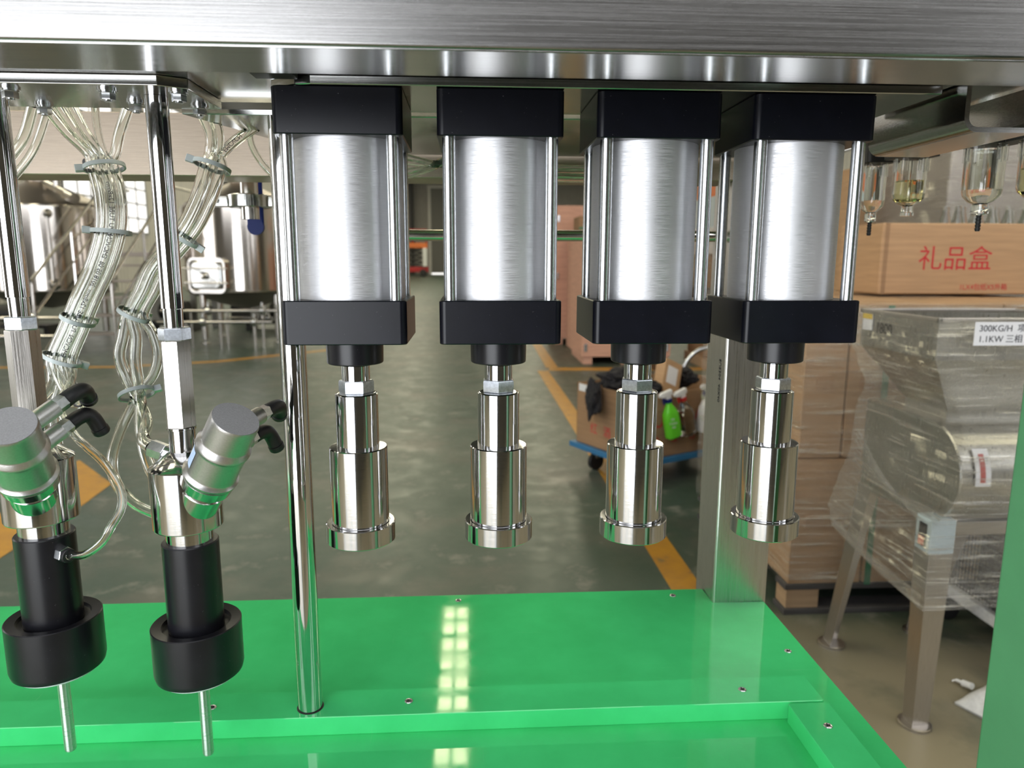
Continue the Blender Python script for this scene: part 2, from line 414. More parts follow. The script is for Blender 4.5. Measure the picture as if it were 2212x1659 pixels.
struct(ribbed((XL, YB), (XL, YF), 0, ZC, (1, 0), 0.06, M['whitewall'], 'wall_left'))
struct(ribbed((XR, YB), (XR, YF), 0, ZC, (-1, 0), 0.06, M['whitewall'], 'wall_right'))
struct(MB().box((XL, YB-0.2, 0), (-4.2, YB, ZC)).box((-0.5, YB-0.2, 0), (XR, YB, ZC)).box((-4.2, YB-0.2, 2.42), (-0.5, YB, ZC)).build('wall_back', M['darkwall'], smooth=False))
struct(MB().box((XL, YB, ZC), (XR, YF, ZC+0.1)).build('ceiling', M['roof'], smooth=False))
nt_ = 0
for y in (-1.5, 8.0, 21, 30, 39, 48, 57):
    nt_ += 1
    struct(MB().box((XL, y-0.12, ZC-0.45), (XR, y+0.12, ZC)).build('trim_%d' % nt_, M['purlin'], smooth=False))
def skylight(x0, x1, y0, y1, nx, ny, label, pm=None):
    t = thing('skylight', None, None, (x0, y0, ZC-0.06)); t['kind'] = 'structure'
    if label: t['label'] = label
    gx, gy = 0.06, 0.20; wx, wy = (x1-x0)/nx, (y1-y0)/ny
    for i in range(nx):
        for j in range(ny):
            MB().box((x0+i*wx+gx/2, y0+j*wy+gy/2, ZC-0.04), (x0+(i+1)*wx-gx/2, y0+(j+1)*wy-gy/2, ZC-0.02)).build('pane', pm or M['skyfill'], t, smooth=False)
    f = MB()
    for i in range(nx+1): f.box((x0+i*wx-gx/2, y0, ZC-0.10), (x0+i*wx+gx/2, y1, ZC-0.015))
    for j in range(ny+1): f.box((x0, y0+j*wy-gy/2, ZC-0.09), (x1, y0+j*wy+gy/2, ZC-0.015))
    f.build('skylight_frame', M['purlin'], t, smooth=False)
skylight(-0.74, -0.06, 10.4, 18.4, 2, 10, 'long yellowish roof skylight ahead of the machine', M['skyfill2'])
for k, (x, y0, y1) in enumerate(((-8.5, -2, 6), (-4.5, -2, 6), (4.5, -2, 6), (9.0, -2, 6), (13.0, 5, 20), (-12.2, 5, 15.5), (-9.5, 21.5, 58), (-3.5, 21.5, 58), (3.5, 21.5, 58), (9.5, 21.5, 58))):  # unseen roof strips added as general fill for machine, hall and goods
    skylight(x-0.8, x+0.8, y0, y1, 1, 4, None)
nw = 0
def window(face, a0, a1, z0, z1, nx, nz, pm, label):
    """lit window, or the added fill band, on a wall: face is 'back', 'left' or 'right'"""
    global nw; nw += 1
    def P(a, d, z):
        return {'back': (a, YB+d, z), 'left': (XL+d, a, z), 'right': (XR-d, a, z)}[face]
    def bx(m, a, b, d0, d1, za, zb):
        p, q = Vector(P(a, d0, za)), Vector(P(b, d1, zb))
        m.box((min(p.x, q.x), min(p.y, q.y), za), (max(p.x, q.x), max(p.y, q.y), zb)); return m
    t = thing('window_%d' % nw, label, None, P((a0+a1)/2, 0, z0)); t['kind'] = 'structure'
    w_, h_ = (a1-a0)/nx, (z1-z0)/nz; g = 0.06
    for i in range(nx):
        for j in range(nz):
            bx(MB(), a0+i*w_+g/2, a0+(i+1)*w_-g/2, 0.07, 0.09, z0+j*h_+g/2, z0+(j+1)*h_-g/2).build('pane', pm, t, smooth=False)
    f = MB()
    for i in range(nx+1): bx(f, a0+i*w_-g/2, a0+i*w_+g/2, 0.065, 0.12, z0, z1)
    for j in range(nz+1): bx(f, a0, a1, 0.065, 0.12, z0+j*h_-g/2, z0+j*h_+g/2)
    f.build('window_frame', M['purlin'], t, smooth=False)
window('back', 2.9, 3.35, 0.7, 2.9, 1, 3, M['winpane'], 'tall window in the back wall right of the gate')
window('back', 5.4, 6.4, 0.7, 2.9, 2, 3, M['winpane'], 'wide tall window in the back wall near its corner')
window('back', -9.0, 9.0, 3.1, 6.3, 9, 2, M['fillpane'], 'broad added fill light band high on the back wall above the gate')  # glowing band added out of view as diffuse fill for platform and cartons
window('left', 26.5, 33.0, 2.4, 5.4, 7, 5, M['clerepane'], 'gridded window in the left wall beyond the tanks')
for k in range(4):
    window('left', 14+9.5*k, 21+9.5*k, 6.6, 8.3, 4, 1, M['clerepane'], None)
window('right', 22.0, 26.5, 2.2, 3.6, 3, 1, M['clerepane'], 'low bright window in the right wall')
window('right', 14.0, 34.0, 6.2, 8.0, 8, 1, M['clerepane'], 'high clerestory of the right wall')
# far door and wall column
d = thing('door_1', 'tall grey sliding door in the far wall', None, (-1.4, YF-0.1, 0)); d['kind'] = 'structure'
for k in range(2): MB().box((-3.3+2.0*k, YF-0.16, 0.14), (-1.33+2.0*k, YF-0.1, 7.5)).build('door_leaf', M['doorgrey'], d, smooth=False)
MB().box((-3.6, YF-0.2, 7.5), (0.9, YF-0.07, 7.75)).box((-3.55, YF-0.2, 0.0), (-3.3, YF-0.07, 7.5)).build('door_frame', M['whitewall'], d, smooth=False)
MB().box((-3.3, YF-0.15, 0.0), (0.67, YF-0.11, 0.13)).build('daylight_gap', M['clerepane'], d, smooth=False)
struct(MB().box((-5.1, YF-0.7, 0), (-4.75, YF-0.35, ZC)).build('trim_20', M['darksteel'], smooth=False), 'dark steel column before the far wall')
def floor_line(pts, label):
    m = MB(); m.prism([(x, y, 0.0005) for x, y in pts], (0, 0, 0.0012)); o = m.build('floor_line', M['line'], smooth=False)
    return tag(o, label, None, None, 'structure')
floor_line([(0.83, 1.6), (0.965, 1.6), (0.97, 8.75), (0.835, 8.75)], 'yellow floor line running away beside the cardboard cart')
floor_line([(0.97, 8.75), (6.0, 8.62), (6.0, 8.86), (1.02, 9.0)], 'yellow floor line in front of the plywood crates')
floor_line([(0.97, 9.0), (1.12, 9.0), (1.22, 14.0), (1.07, 14.0)], 'yellow floor line leaving the crates towards the far wall')
floor_line([(-11, 9.2), (-4.4, 9.2), (-3.3, 9.65), (-2.0, 10.9), (-2.1, 11.05), (-3.4, 9.8), (-4.45, 9.36), (-11, 9.36)], 'thin yellow floor line in front of the tanks')
floor_line([(-2.645, 4.903), (-2.174, 4.356), (-2.145, 3.976), (-2.143, 3.24), (-2.6, 2.2), (-2.9, 2.4), (-2.45, 3.5), (-2.6, 4.3)], 'broad worn yellow floor mark behind the filling heads')

# ------------------------------------------------------------------ machine: frame
ZT = 1.4997   # underside of the cylinder plate
BEAM_Z = 1.5090
t = thing('top_beam', 'broad brushed steel box beam across the top of the frame', 'beam', (-0.1, 0.6, 1.485))
MB().box((-1.1, 0.501, 1.4852), (0.9, 0.571, 1.70), 0.0025, 3).build('box_section', M['beam'], t)
MB().box((-1.1, 0.5030, 1.4840), (0.9, 0.5700, 1.4856), 0.0006, 2).build('bottom_sheet', M['plate'], t)
MB().box((-1.1, 0.5705, BEAM_Z), (0.9, 0.80, 1.516), 0.0008).build('deck_sheet', M['plate'], t)
def bolt_in(x, y, z, parent):
    b = MB(); b.cyl((x, y, z-0.0016), (x, y, z), 0.0085, 20); b.cyl((x, y, z-0.0032), (x, y, z-0.0016), 0.0072, 20)
    b.hexa((x, y, z-0.0092), (x, y, z-0.0032), 0.0115, rng.random(), 0.0006); b.cyl((x, y, z-0.0105), (x, y, z-0.0092), 0.0034, 16)
    return b.build('bolt', M['zinc'], parent)
# plate of the filling heads with a folded lip at its front
t = thing('head_plate', 'polished steel plate carrying the filling head rods and hex bolts', 'plate', (-0.6, 0.74, ZT))
p = MB(); p.prism([(-1.05, 0.687, ZT), (-0.272, 0.687, ZT), (-0.250, 0.700, ZT), (-0.250, 0.79, ZT), (-1.05, 0.79, ZT)], (0, 0, 0.0090), 0.0008); p.build('plate', M['plate'], t)
for x, y in ((-0.418, 0.777), (-0.324, 0.707), (-0.321, 0.757), (-0.262, 0.709), (-0.266, 0.772), (-0.408, 0.706)): bolt_in(x, y, ZT, t)
t = thing('cylinder_plate', 'polished steel plate under the beam carrying four black cylinders', 'plate', (0.15, 0.72, ZT))
p = MB(); p.prism([(-0.136, 0.6715, ZT), (0.434, 0.6715, ZT), (0.434, 0.79, ZT), (-0.175, 0.79, ZT), (-0.175, 0.692, ZT), (-0.150, 0.675, ZT)], (0, 0, 0.0078), 0.0008); p.build('plate', M['plate'], t)
o = recenter(tag(MB().box((-0.182, 0.650, ZT+0.0030), (-0.146, 0.670, 1.5088), 0.001, 2).build('shim_block', M['darksteel']), 'small dark shim block left of the cylinder plate', 'block'))
# horizontal gusset behind, with one slanted rounded edge
g = thing('gusset_plate', 'dark steel gusset plate with a slanted edge behind the leftmost cylinder', 'plate', (0.0, 0.95, 1.497))
p = MB(); p.prism([(-0.295, 0.802, 1.497), (0.40, 0.802, 1.497), (0.40, 1.08, 1.497), (-0.20, 1.08, 1.497), (-0.215, 1.03, 1.497), (-0.235, 0.985, 1.497)], (0, 0, 0.006), 0.0006); p.build('plate', M['plate'], g)
# rear beam
r = thing('rear_beam', 'scratched steel box beam behind the clear hoses', 'beam', (-0.4, 1.13, 1.465))
MB().box((-1.7, 1.09, 1.466), (0.398, 1.175, 1.552), 0.002, 3).build('box_section', M['rear'], r)
MB().cyl((-0.535, 1.0895, 1.483), (-0.535, 1.086, 1.483), 0.0055, 16).build('screw_hole', M['darksteel'], r)
# square post at the rear right corner, its foot passing the notch of the platform
q = thing('square_post', 'brushed square steel post at the rear corner of the green platform', 'post', (0.443, 1.139, 0.0))
m = MB(); m.rbox((0.399, 1.094, 0.0), (0.489, 1.184, 1.62), 0.004, 4); m.build('post_tube', M['vsteel'], q)
text('SUS304  40X40', 0.011, (0.3988, 1.116, 1.16), (0, 0, -1), (0, 1, 0), M['blackink'], q, 'stamped_marking')
MB().box((0.4905, 1.15, 0.0), (0.497, 1.16, 1.45), 0.0008).build('edge_strip', M['vsteel'], q)
# cross pipe
c = recenter(tag(MB().tube(smooth_path([(-0.15, 1.14, 1.4655), (-0.15, 1.14, 1.41), (-0.145, 1.14, 1.3935), (-0.13, 1.14, 1.3865), (0.1, 1.14, 1.3865), (0.3985, 1.14, 1.3865)], 6), 0.0085, 24).build('cross_pipe', M['pipe']), 'thin shiny horizontal pipe seen between the black cylinders', 'pipe'))
# U channel on the right end of the beam
t = thing('channel_bracket', 'folded steel U channel at the right end of the top beam', 'bracket', (0.475, 0.72, 1.463))
def u_ring(y, x0, x1, z0, z1, th, rad):
    out, inn = [], []
    def corner(cx, cz, r, a0, a1): return [(cx+r*math.cos(R(a0+(a1-a0)*k/6)), y, cz+r*math.sin(R(a0+(a1-a0)*k/6))) for k in range(7)]
    out = [(x0, y, z1)]+corner(x0+rad, z0+rad, rad, 180, 270)+corner(x1-rad, z0+rad, rad, 270, 360)+[(x1, y, z1)]
    ri = rad-th
    inn = [(x1-th, y, z1)]+list(reversed(corner(x1-rad, z0+rad, ri, 270, 360)))+list(reversed(corner(x0+rad, z0+rad, ri, 180, 270)))+[(x0+th, y, z1)]
    return out+inn
m = MB(); m.loft([u_ring(0.648, 0.441, 0.520, 1.463, 1.5065, 0.0045, 0.013), u_ring(0.805, 0.441, 0.520, 1.463, 1.5065, 0.0045, 0.013)]); m.build('channel', M['plate'], t)

# ------------------------------------------------------------------ machine: green platform
ZP, ZB = 0.7915, 0.8153
def screw(x, y, z, parent, rot=0.0):
    s = MB(); s.lathe([(0.0048, -0.0004), (0.0050, 0.0006), (0.0046, 0.0011), (0.0030, 0.0014), (0.0028, 0.0008)], (x, y, z), (0, 0, 1), 24)
    o = s.build('screw', M['zinc'], parent)
    k = MB(); ca, sa = math.cos(rot), math.sin(rot); rm = Matrix.Translation((x, y, z)) @ Matrix.Rotation(rot, 4, 'Z')
    k.box((-0.0026, -0.0005, 0.0009), (0.0026, 0.0005, 0.00155), m=rm); k.box((-0.0005, -0.0026, 0.0009), (0.0005, 0.0026, 0.00155), m=rm)
    k.build('cross_slot', M['darksteel'], o, smooth=False)
    return o
def screw_top(x, y, z, parent, rot=0.0):
    """a screw straight under a thing (its slot then is a sub-part)"""
    return screw(x, y, z, parent, rot)
t = thing('work_platform', 'bright green plastic work platform under the cylinders', 'platform', (-0.2, 0.7, 0.76))
m = MB(); m.prism([(-1.3, 0.54, ZP-0.02), (0.4855, 0.54, ZP-0.02), (0.4855, 1.0935, ZP-0.02), (0.3985, 1.0935, ZP-0.02), (0.3985, 1.145, ZP-0.02), (-1.3, 1.142, ZP-0.02)], (0, 0, 0.02), 0.0008); base = m.build('base_panel', M['green'], t)
screw(-0.021, 1.123, ZP, t, 0.3); screw(0.340, 1.122, ZP, t, 0.9); screw(0.458, 0.94, ZP, t, 0.1)
def bar(x0, x1, y0, y1, name, rad):
    m = MB(); m.rbox((x0, y0, ZP), (x1, y1, ZB), rad, 5, 0.0008); return m.build(name, M['green'], t)
rb = bar(-1.3, 0.4345, 0.787, 0.841, 'rear_bar', 0.004)
for x, y, a in ((-0.077, 0.813, 0.2), (0.341, 0.814, 0.05), (-0.313, 0.813, 0.7)):
    s = MB(); s.lathe([(0.0048, -0.0004), (0.0050, 0.0006), (0.0046, 0.0011), (0.0030, 0.0014), (0.0028, 0.0008)], (x, y, ZB), (0, 0, 1), 24); 
    rm = Matrix.Translation((x, y, ZB)) @ Matrix.Rotation(a, 4, 'Z')
    s.build('screw', M['zinc'], rb)
    k = MB(); k.box((-0.0026, -0.0005, 0.0009), (0.0026, 0.0005, 0.00155), m=rm); k.box((-0.0005, -0.0026, 0.0009), (0.0005, 0.0026, 0.00155), m=rm); k.build('cross_slot', M['darksteel'], rb, smooth=False)
sb = bar(0.386, 0.4375, 0.545, 0.7835, 'side_bar', 0.004)
s = MB(); s.lathe([(0.0048, -0.0004), (0.0050, 0.0006), (0.0046, 0.0011), (0.0030, 0.0014), (0.0028, 0.0008)], (0.414, 0.738, ZB), (0, 0, 1), 24); s.build('screw', M['zinc'], sb)
rm = Matrix.Translation((0.414, 0.738, ZB)) @ Matrix.Rotation(0.2, 4, 'Z'); k = MB(); k.box((-0.0026, -0.0005, 0.0009), (0.0026, 0.0005, 0.00155), m=rm); k.box((-0.0005, -0.0026, 0.0009), (0.0005, 0.0026, 0.00155), m=rm); k.build('cross_slot', M['darksteel'], sb, smooth=False)
cab = thing('machine_base', 'steel base cabinet under the green platform', 'cabinet', (-0.3, 0.7, 0))
MB().box((-1.25, 0.58, 0.10), (0.38, 1.05, ZP-0.0205), 0.003).build('cabinet_body', M['vsteel'], cab)
for x in (-1.2, 0.33):
    for y in (0.63, 1.0): MB().cyl((x, y, 0), (x, y, 0.10), 0.03).build('foot', M['zinc'], cab)
# guide post through the rear bar
g = thing('guide_post', 'tall polished round guide post left of the black cylinders', 'post', (-0.195, 0.8085, ZB))
MB().lathe([(0.0134, ZB+0.0006), (0.0142, ZB+0.0016), (0.0142, 1.4965)], (-0.195, 0.8085, 0), (0, 0, 1), 48).build('post_rod', M['chrome'], g)
MB().lathe([(0.0158, ZB+0.0002), (0.0158, ZB+0.0006)], (-0.195, 0.8085, 0), (0, 0, 1), 40).build('bore_rim', M['darksteel'], g)

# ------------------------------------------------------------------ pneumatic cylinders with press heads
def cylinder_unit(x, y, labels, group):
    t = thing('pneumatic_cylinder', labels, 'cylinder', (x, y, 1.0588), group)
    W = 0.0573
    MB().rbox((x-W, y-W, 1.4587), (x+W, y+W, ZT-0.0002), 0.0062, 5, 0.0009).build('top_cap', M['blackal'], t)
    MB().rbox((x-W, y-W, 1.2709), (x+W, y+W, 1.3119), 0.0062, 5, 0.0009).build('bottom_cap', M['blackal'], t)
    MB().lathe([(0.0515, 1.3118), (0.0515, 1.4588)], (x, y, 0), (0, 0, 1), 72).build('barrel', M['barrel'], t)
    for sx in (-1, 1):
        for sy in (-1, 1): MB().lathe([(0.0060, 1.3118), (0.0060, 1.4588)], (x+sx*0.0470, y+sy*0.0470, 0), (0, 0, 1), 24).build('tie_rod', M['zinc'], t)
    MB().lathe([(0.0268, 1.2465), (0.0279, 1.2473), (0.0281, 1.2485), (0.0286, 1.2710)], (x, y, 0), (0, 0, 1), 56).build('rod_collar', M['blackpl'], t)
    k = MB(); k.lathe([(0.0142, 1.2285), (0.0142, 1.2440), (0.0135, 1.2446), (0.0135, 1.2468)], (x, y, 0), (0, 0, 1), 40)
    k.build('piston_rod', M['chrome'], t)
    rot = {0: 0.02, 1: 0.5, 2: 0.28, 3: 0.48}[round((x+0.115)/0.1448)]
    n = MB(); n.hexa((x, y, 1.2158), (x, y, 1.2290), 0.0308, rot, 0.0016); n.build('lock_nut', M['nut'], t)
    h = MB(); h.lathe([(0.0180, 1.2160), (0.0205, 1.2156), (0.0215, 1.2146), (0.0215, 1.1600), (0.0209, 1.1592)], (x, y, 0), (0, 0, 1), 64); h.build('upper_sleeve', M['turned'], t)
    h = MB(); h.lathe([(0.0205, 1.1600), (0.0287, 1.1597), (0.0296, 1.1588), (0.0296, 1.0788)], (x, y, 0), (0, 0, 1), 72); h.build('lower_sleeve', M['turned'], t)
    h = MB(); h.lathe([(0.0300, 1.0780), (0.0306, 1.0789), (0.0348, 1.0789), (0.0356, 1.0780), (0.0356, 1.0598), (0.0345, 1.0588)], (x, y, 0), (0, 0, 1), 80); h.build('end_flange', M['turned'], t)
    return t
XC = [-0.1150+0.1448*k for k in range(4)]
CY0 = 0.7325
cyl_labels = ['leftmost black-capped pneumatic cylinder, beside the round guide post',
              'black-capped pneumatic cylinder, second from the guide post',
              'black-capped pneumatic cylinder, third from the guide post, ahead of the spray bottles',
              'rightmost black-capped pneumatic cylinder, in front of the square steel post']
for x, l in zip(XC, cyl_labels): cylinder_unit(x, CY0, l, 'pneumatic cylinders in a row')

# ------------------------------------------------------------------ filling heads
def filling_head(x, dz, axis, sdir, t0, label, nut_rot, hex_rot):
    y = CY0; z = lambda v: v+dz
    t = thing('filling_head', label, 'filling head', (x, y, z(0.812)), 'filling heads on the left')
    MB().lathe([(0.0104, z(1.3017)), (0.0104, ZT-0.0002)], (x, y, 0), (0, 0, 1), 48).build('rod', M['chrome'], t)
    MB().lathe([(0.0090, z(1.2825)), (0.0094, z(1.3000)), (0.0090, z(1.3018))], (x, y, 0), (0, 0, 1), 40).build('rod_neck', M['castpol'], t)
    MB().hexa((x, y, z(1.2700)), (x, y, z(1.2828)), 0.0262, nut_rot, 0.0013).build('lock_nut', M['nut'], t)
    MB().hexa((x, y, z(1.1820)), (x, y, z(1.2702)), 0.0258, hex_rot, 0.0012).build('hex_sleeve', M['hexbar'], t)
    MB().lathe([(0.0140, z(1.1822)), (0.0140, z(1.1800)), (0.0128, z(1.1795)), (0.0128, z(1.1560))], (x, y, 0), (0, 0, 1), 48).build('neck', M['turned'], t)
    b = MB(); b.lathe([(0.0128, z(1.1575)), (0.0325, z(1.1425)), (0.0342, z(1.1405)), (0.0342, z(1.0790)), (0.0335, z(1.0776))], (x, y, 0), (0, 0, 1), 80); b.build('valve_body', M['turned'], t)
    MB().lathe([(0.0232, z(1.0780)), (0.0232, z(1.0610))], (x, y, 0), (0, 0, 1), 56).build('spacer_ring', M['turned'], t)
    MB().lathe([(0.0238, z(1.0615)), (0.0268, z(1.0615)), (0.0278, z(1.0603)), (0.0278, z(0.9650))], (x, y, 0), (0, 0, 1), 64).build('sleeve', M['blackpl'], t)
    c = MB(); c.lathe([(0.0280, z(0.9640)), (0.0335, z(0.9650)), (0.0345, z(0.9690)), (0.0440, z(0.9700)), (0.0449, z(0.9691)), (0.0449, z(0.9200)), (0.0436, z(0.9145))], (x, y, 0), (0, 0, 1), 88); c.build('bell_cap', M['blackpl'], t)
    MB().lathe([(0.0395, z(0.9110)), (0.0405, z(0.9146))], (x, y, 0), (0, 0, 1), 64).build('seal_disc', M['tie'], t)
    MB().lathe([(0.0030, z(0.8125)), (0.0050, z(0.8133)), (0.0058, z(0.8155)), (0.0058, z(0.9112))], (x+0.002, y, 0), (0, 0, 1), 32).build('vent_pin', M['pin'], t)
    # slanted piston actuator
    a = Vector(axis).normalized(); o = Vector((x, y, z(1.081))); S_ = t0/0.148
    prof = [(0.0215, 0.020), (0.0215, 0.050), (0.0200, 0.0512), (0.0185, 0.0520), (0.0185, 0.0550), (0.0232, 0.0565), (0.0250, 0.058), (0.0262, 0.069)]
    v = MB(); v.lathe([(r_, h*S_) for r_, h in prof], o, a, 64); v.build('valve_neck', M['castpol'], t)
    prof = [(0.0255, 0.069), (0.0270, 0.071), (0.0272, 0.074), (0.0248, 0.0768), (0.0244, 0.079), (0.0244, 0.106), (0.0246, 0.109), (0.0262, 0.111), (0.0262, 0.114), (0.0236, 0.118), (0.0231, 0.120), (0.0230, 0.145), (0.0222, 0.148)]
    v = MB(); v.lathe([(r_, h*S_) for r_, h in prof], o, a, 72); act = v.build('actuator', M['cast'], t)
    v = MB(); v.lathe([(0.0, 0.1481*S_), (0.0220, 0.1481*S_), (0.0220, 0.1484*S_)], o, a, 56); v.build('end_disc', M['paperdisc'], act)
    s = Vector(sdir); s = (s-a*s.dot(a)).normalized()
    for k, (h, l) in enumerate(((0.131, 0.047), (0.096, 0.045))):
        c0 = o+a*(h*S_)
        MB().cyl(c0+s*0.018, c0+s*(0.019+l*0.55), 0.0088, 28).build('air_port', M['cast'], act)
        MB().hexa(c0+s*(0.019+l*0.55), c0+s*(0.019+l*0.78), 0.0138, 0.2, 0.0006).build('port_nut', M['zinc'], act)
        p0 = c0+s*(0.019+l*0.78); dn = Vector((0.25, 0.35, -0.9)).normalized() if k else Vector((-0.25, 0.75, -0.6)).normalized()
        pts = smooth_path([p0, p0+s*0.010, p0+s*0.019+dn*0.003, p0+s*0.022+dn*0.011, p0+s*0.022+dn*0.024], 5)
        e = MB(); e.tube(pts, 0.0076, 20); e.lathe([(0.0076, 0.0215), (0.0084, 0.022), (0.0084, 0.027), (0.0070, 0.029)], p0+s*0.022, dn, 24); e.build('elbow_fitting', M['blackrub'], act)
    return t
M['paperdisc'] = plain('grey_actuator_lid', (0.27, 0.27, 0.275), 0.5, 0.0, var=0.12, vscale=700, bmp=0.1, bscale=900)
h2 = filling_head(-0.2915, 0.0, (0.48, -0.345, 0.81), (0.45, 0.80, 0.30), 0.148, 'filling head nearest the round guide post, its slanted valve leaning right', 0.26, 0.995)
h1 = filling_head(-0.4370, 0.0110, (0.198, -0.576, 0.796), (0.40, 0.85, 0.30), 0.140, 'leftmost filling head with a clear hose on its black sleeve', 0.02, 0.37)
# blue-white sticker on the valve of the right head
ax_ = Vector((0.48, -0.345, 0.81)).normalized(); o_ = Vector((-0.2915, CY0, 1.081)); sx_, sy_, sz_ = frame(ax_); vl = Vector((-0.93, -0.30, 0.0)); a_ = math.atan2(vl.dot(sy_), vl.dot(sx_))
grid = [[o_+ax_*t_+(sx_*math.cos(a_+q)+sy_*math.sin(a_+q))*0.02475 for q in (-0.32, -0.16, 0.0, 0.16, 0.32)] for t_ in (0.083, 0.104)]
m = MB(); m.loft(grid, cap=False, closed=False); m.build('sticker', plain('pale_blue_sticker', (0.45, 0.58, 0.80), 0.4), [c for c in h2.children if c.name.startswith('actuator')][0])
# hose fitting on head 1's sleeve, hex plug behind head 2
f = MB(); fd = Vector((0.85, -0.52, -0.03)).normalized(); f0 = Vector((-0.437, CY0, 1.0560))
f.hexa(f0+fd*0.0265, f0+fd*0.0355, 0.0145, 0.3, 0.0006); f.build('hose_fitting', M['zinc'], h1)
MB().cyl(f0+fd*0.0355, f0+fd*0.0400, 0.0072, 24, bev=0.0006).build('fitting_collar', M['blackrub'], h1)
f = MB(); f0 = Vector((-0.3150, CY0+0.012, 1.152)); fd = Vector((-0.85, 0.1, 0.3)).normalized()
f.hexa(f0, f0+fd*0.016, 0.0165, 0.2, 0.0008); f.cyl(f0-fd*0.012, f0, 0.0075); f.build('hose_fitting', M['zinc'], h2)

# ------------------------------------------------------------------ clear hoses
def hose(pts, r, label, group=None, name='clear_hose', n=7, seg=14, inner=0.62):
    m = MB(); m.tube(smooth_path(pts, n), r, seg, inner=inner); o = m.build(name, M['hose'], ang=60); tag(o, label, 'hose', group)
    return recenter(o)
def off(pts, dx, dy): return [(x+dx, y+dy, z_) for x, y, z_ in pts]
B1 = [(-0.406, 0.862, 1.45), (-0.398, 0.855, 1.415), (-0.400, 0.852, 1.379), (-0.415, 0.852, 1.339), (-0.434, 0.85, 1.302), (-0.449, 0.85, 1.271), (-0.466, 0.85, 1.236)]
tops1 = [[(-0.452, 0.84, 1.512), (-0.440, 0.856, 1.487), (-0.424, 0.866, 1.466)], [(-0.438, 0.842, 1.512), (-0.430, 0.858, 1.487), (-0.417, 0.868, 1.464)],
         [(-0.426, 0.844, 1.512), (-0.421, 0.86, 1.486), (-0.412, 0.868, 1.464)], [(-0.402, 0.846, 1.512), (-0.409, 0.862, 1.488), (-0.408, 0.870, 1.466)], [(-0.369, 0.85, 1.512), (-0.388, 0.866, 1.486), (-0.397, 0.872, 1.466)]]
offs1 = [(-0.0125, 0.0), (-0.0042, -0.0075), (0.0045, -0.0075), (0.0125, 0.0), (0.001, 0.0065)]
ends1 = [[(-0.478, 0.842, 1.205), (-0.500, 0.80, 1.17), (-0.515, 0.78, 1.12)], [(-0.462, 0.835, 1.214), (-0.436, 0.805, 1.196), (-0.421, 0.79, 1.197)], [(-0.452, 0.836, 1.212), (-0.420, 0.80, 1.185), (-0.402, 0.778, 1.180)],
         None, [(-0.470, 0.848, 1.206), (-0.476, 0.84, 1.176), (-0.470, 0.83, 1.140)]]
whichtop = ['leftmost', 'second', 'middle', 'fourth', 'rightmost']
for i in range(5):
    main = off(B1, *offs1[i])
    if i == 3: end = [(-0.449, 0.835, 1.215), (-0.438, 0.785, 1.196), (-0.404, 0.742, 1.175), (-0.386, 0.731, 1.163), (-0.365, 0.72, 1.149), (-0.347, 0.71, 1.127), (-0.342, 0.70, 1.109), (-0.349, 0.69, 1.092), (-0.360, 0.692, 1.076), (-0.380, 0.699, 1.0615), (-0.4025, 0.7116, 1.0547)]
    else: end = ends1[i]
    hose(tops1[i]+main+end, 0.0058 if i != 3 else 0.0042, 'clear hose of the left bundle, %s at the top%s' % (whichtop[i], ', looping to the black sleeve' if i == 3 else ''), 'hoses of the left bundle')
hose([(-0.464, 0.842, 1.512), (-0.486, 0.86, 1.484), (-0.505, 0.866, 1.464), (-0.537, 0.868, 1.432), (-0.57, 0.868, 1.40)], 0.0060, 'clear hose curving out of the picture left of the leftmost rod, upper one', 'hoses leaving at the far left')
hose([(-0.456, 0.856, 1.512), (-0.480, 0.872, 1.479), (-0.497, 0.876, 1.457), (-0.53, 0.878, 1.422), (-0.56, 0.878, 1.38)], 0.0045, 'thin clear hose curving behind the leftmost rod, lower one', 'hoses leaving at the far left')
B2 = [(-0.287, 0.862, 1.451), (-0.295, 0.855, 1.421), (-0.310, 0.852, 1.39), (-0.329, 0.852, 1.365), (-0.352, 0.85, 1.339), (-0.366, 0.85, 1.313), (-0.381, 0.85, 1.286)]
tops2 = [[(-0.290, 0.842, 1.512), (-0.286, 0.86, 1.487), (-0.291, 0.868, 1.466)], [(-0.279, 0.846, 1.512), (-0.279, 0.862, 1.487), (-0.285, 0.87, 1.466)],
         [(-0.232, 0.905, 1.512), (-0.262, 0.884, 1.487), (-0.280, 0.872, 1.466)]]
offs2 = [(-0.0085, 0.0), (0.0015, -0.0095), (0.0095, 0.001)]
ends2 = [[(-0.396, 0.85, 1.262), (-0.402, 0.85, 1.238), (-0.396, 0.85, 1.214), (-0.384, 0.842, 1.194), (-0.362, 0.815, 1.170), (-0.345, 0.765, 1.162), (-0.3287, 0.7462, 1.157)],
         [(-0.378, 0.842, 1.262), (-0.381, 0.842, 1.235), (-0.380, 0.842, 1.212), (-0.377, 0.838, 1.194), (-0.362, 0.80, 1.160), (-0.344, 0.772, 1.130), (-0.318, 0.752, 1.100)],
         [(-0.361, 0.846, 1.266), (-0.357, 0.846, 1.242), (-0.364, 0.846, 1.218), (-0.382, 0.844, 1.194), (-0.395, 0.825, 1.160), (-0.396, 0.80, 1.131), (-0.389, 0.79, 1.106), (-0.363, 0.772, 1.088), (-0.330, 0.755, 1.080)]]
lab2 = ['left clear hose of the bundle behind the right head, ending at a hex fitting', 'middle clear hose of the bundle behind the right head, running down to the valve body', 'right clear hose of the bundle behind the right head, bowing out and looping left']
for i in range(3): hose(tops2[i]+off(B2, *offs2[i])+ends2[i], 0.0066 if i != 2 else 0.0058, lab2[i], 'hoses of the right bundle')
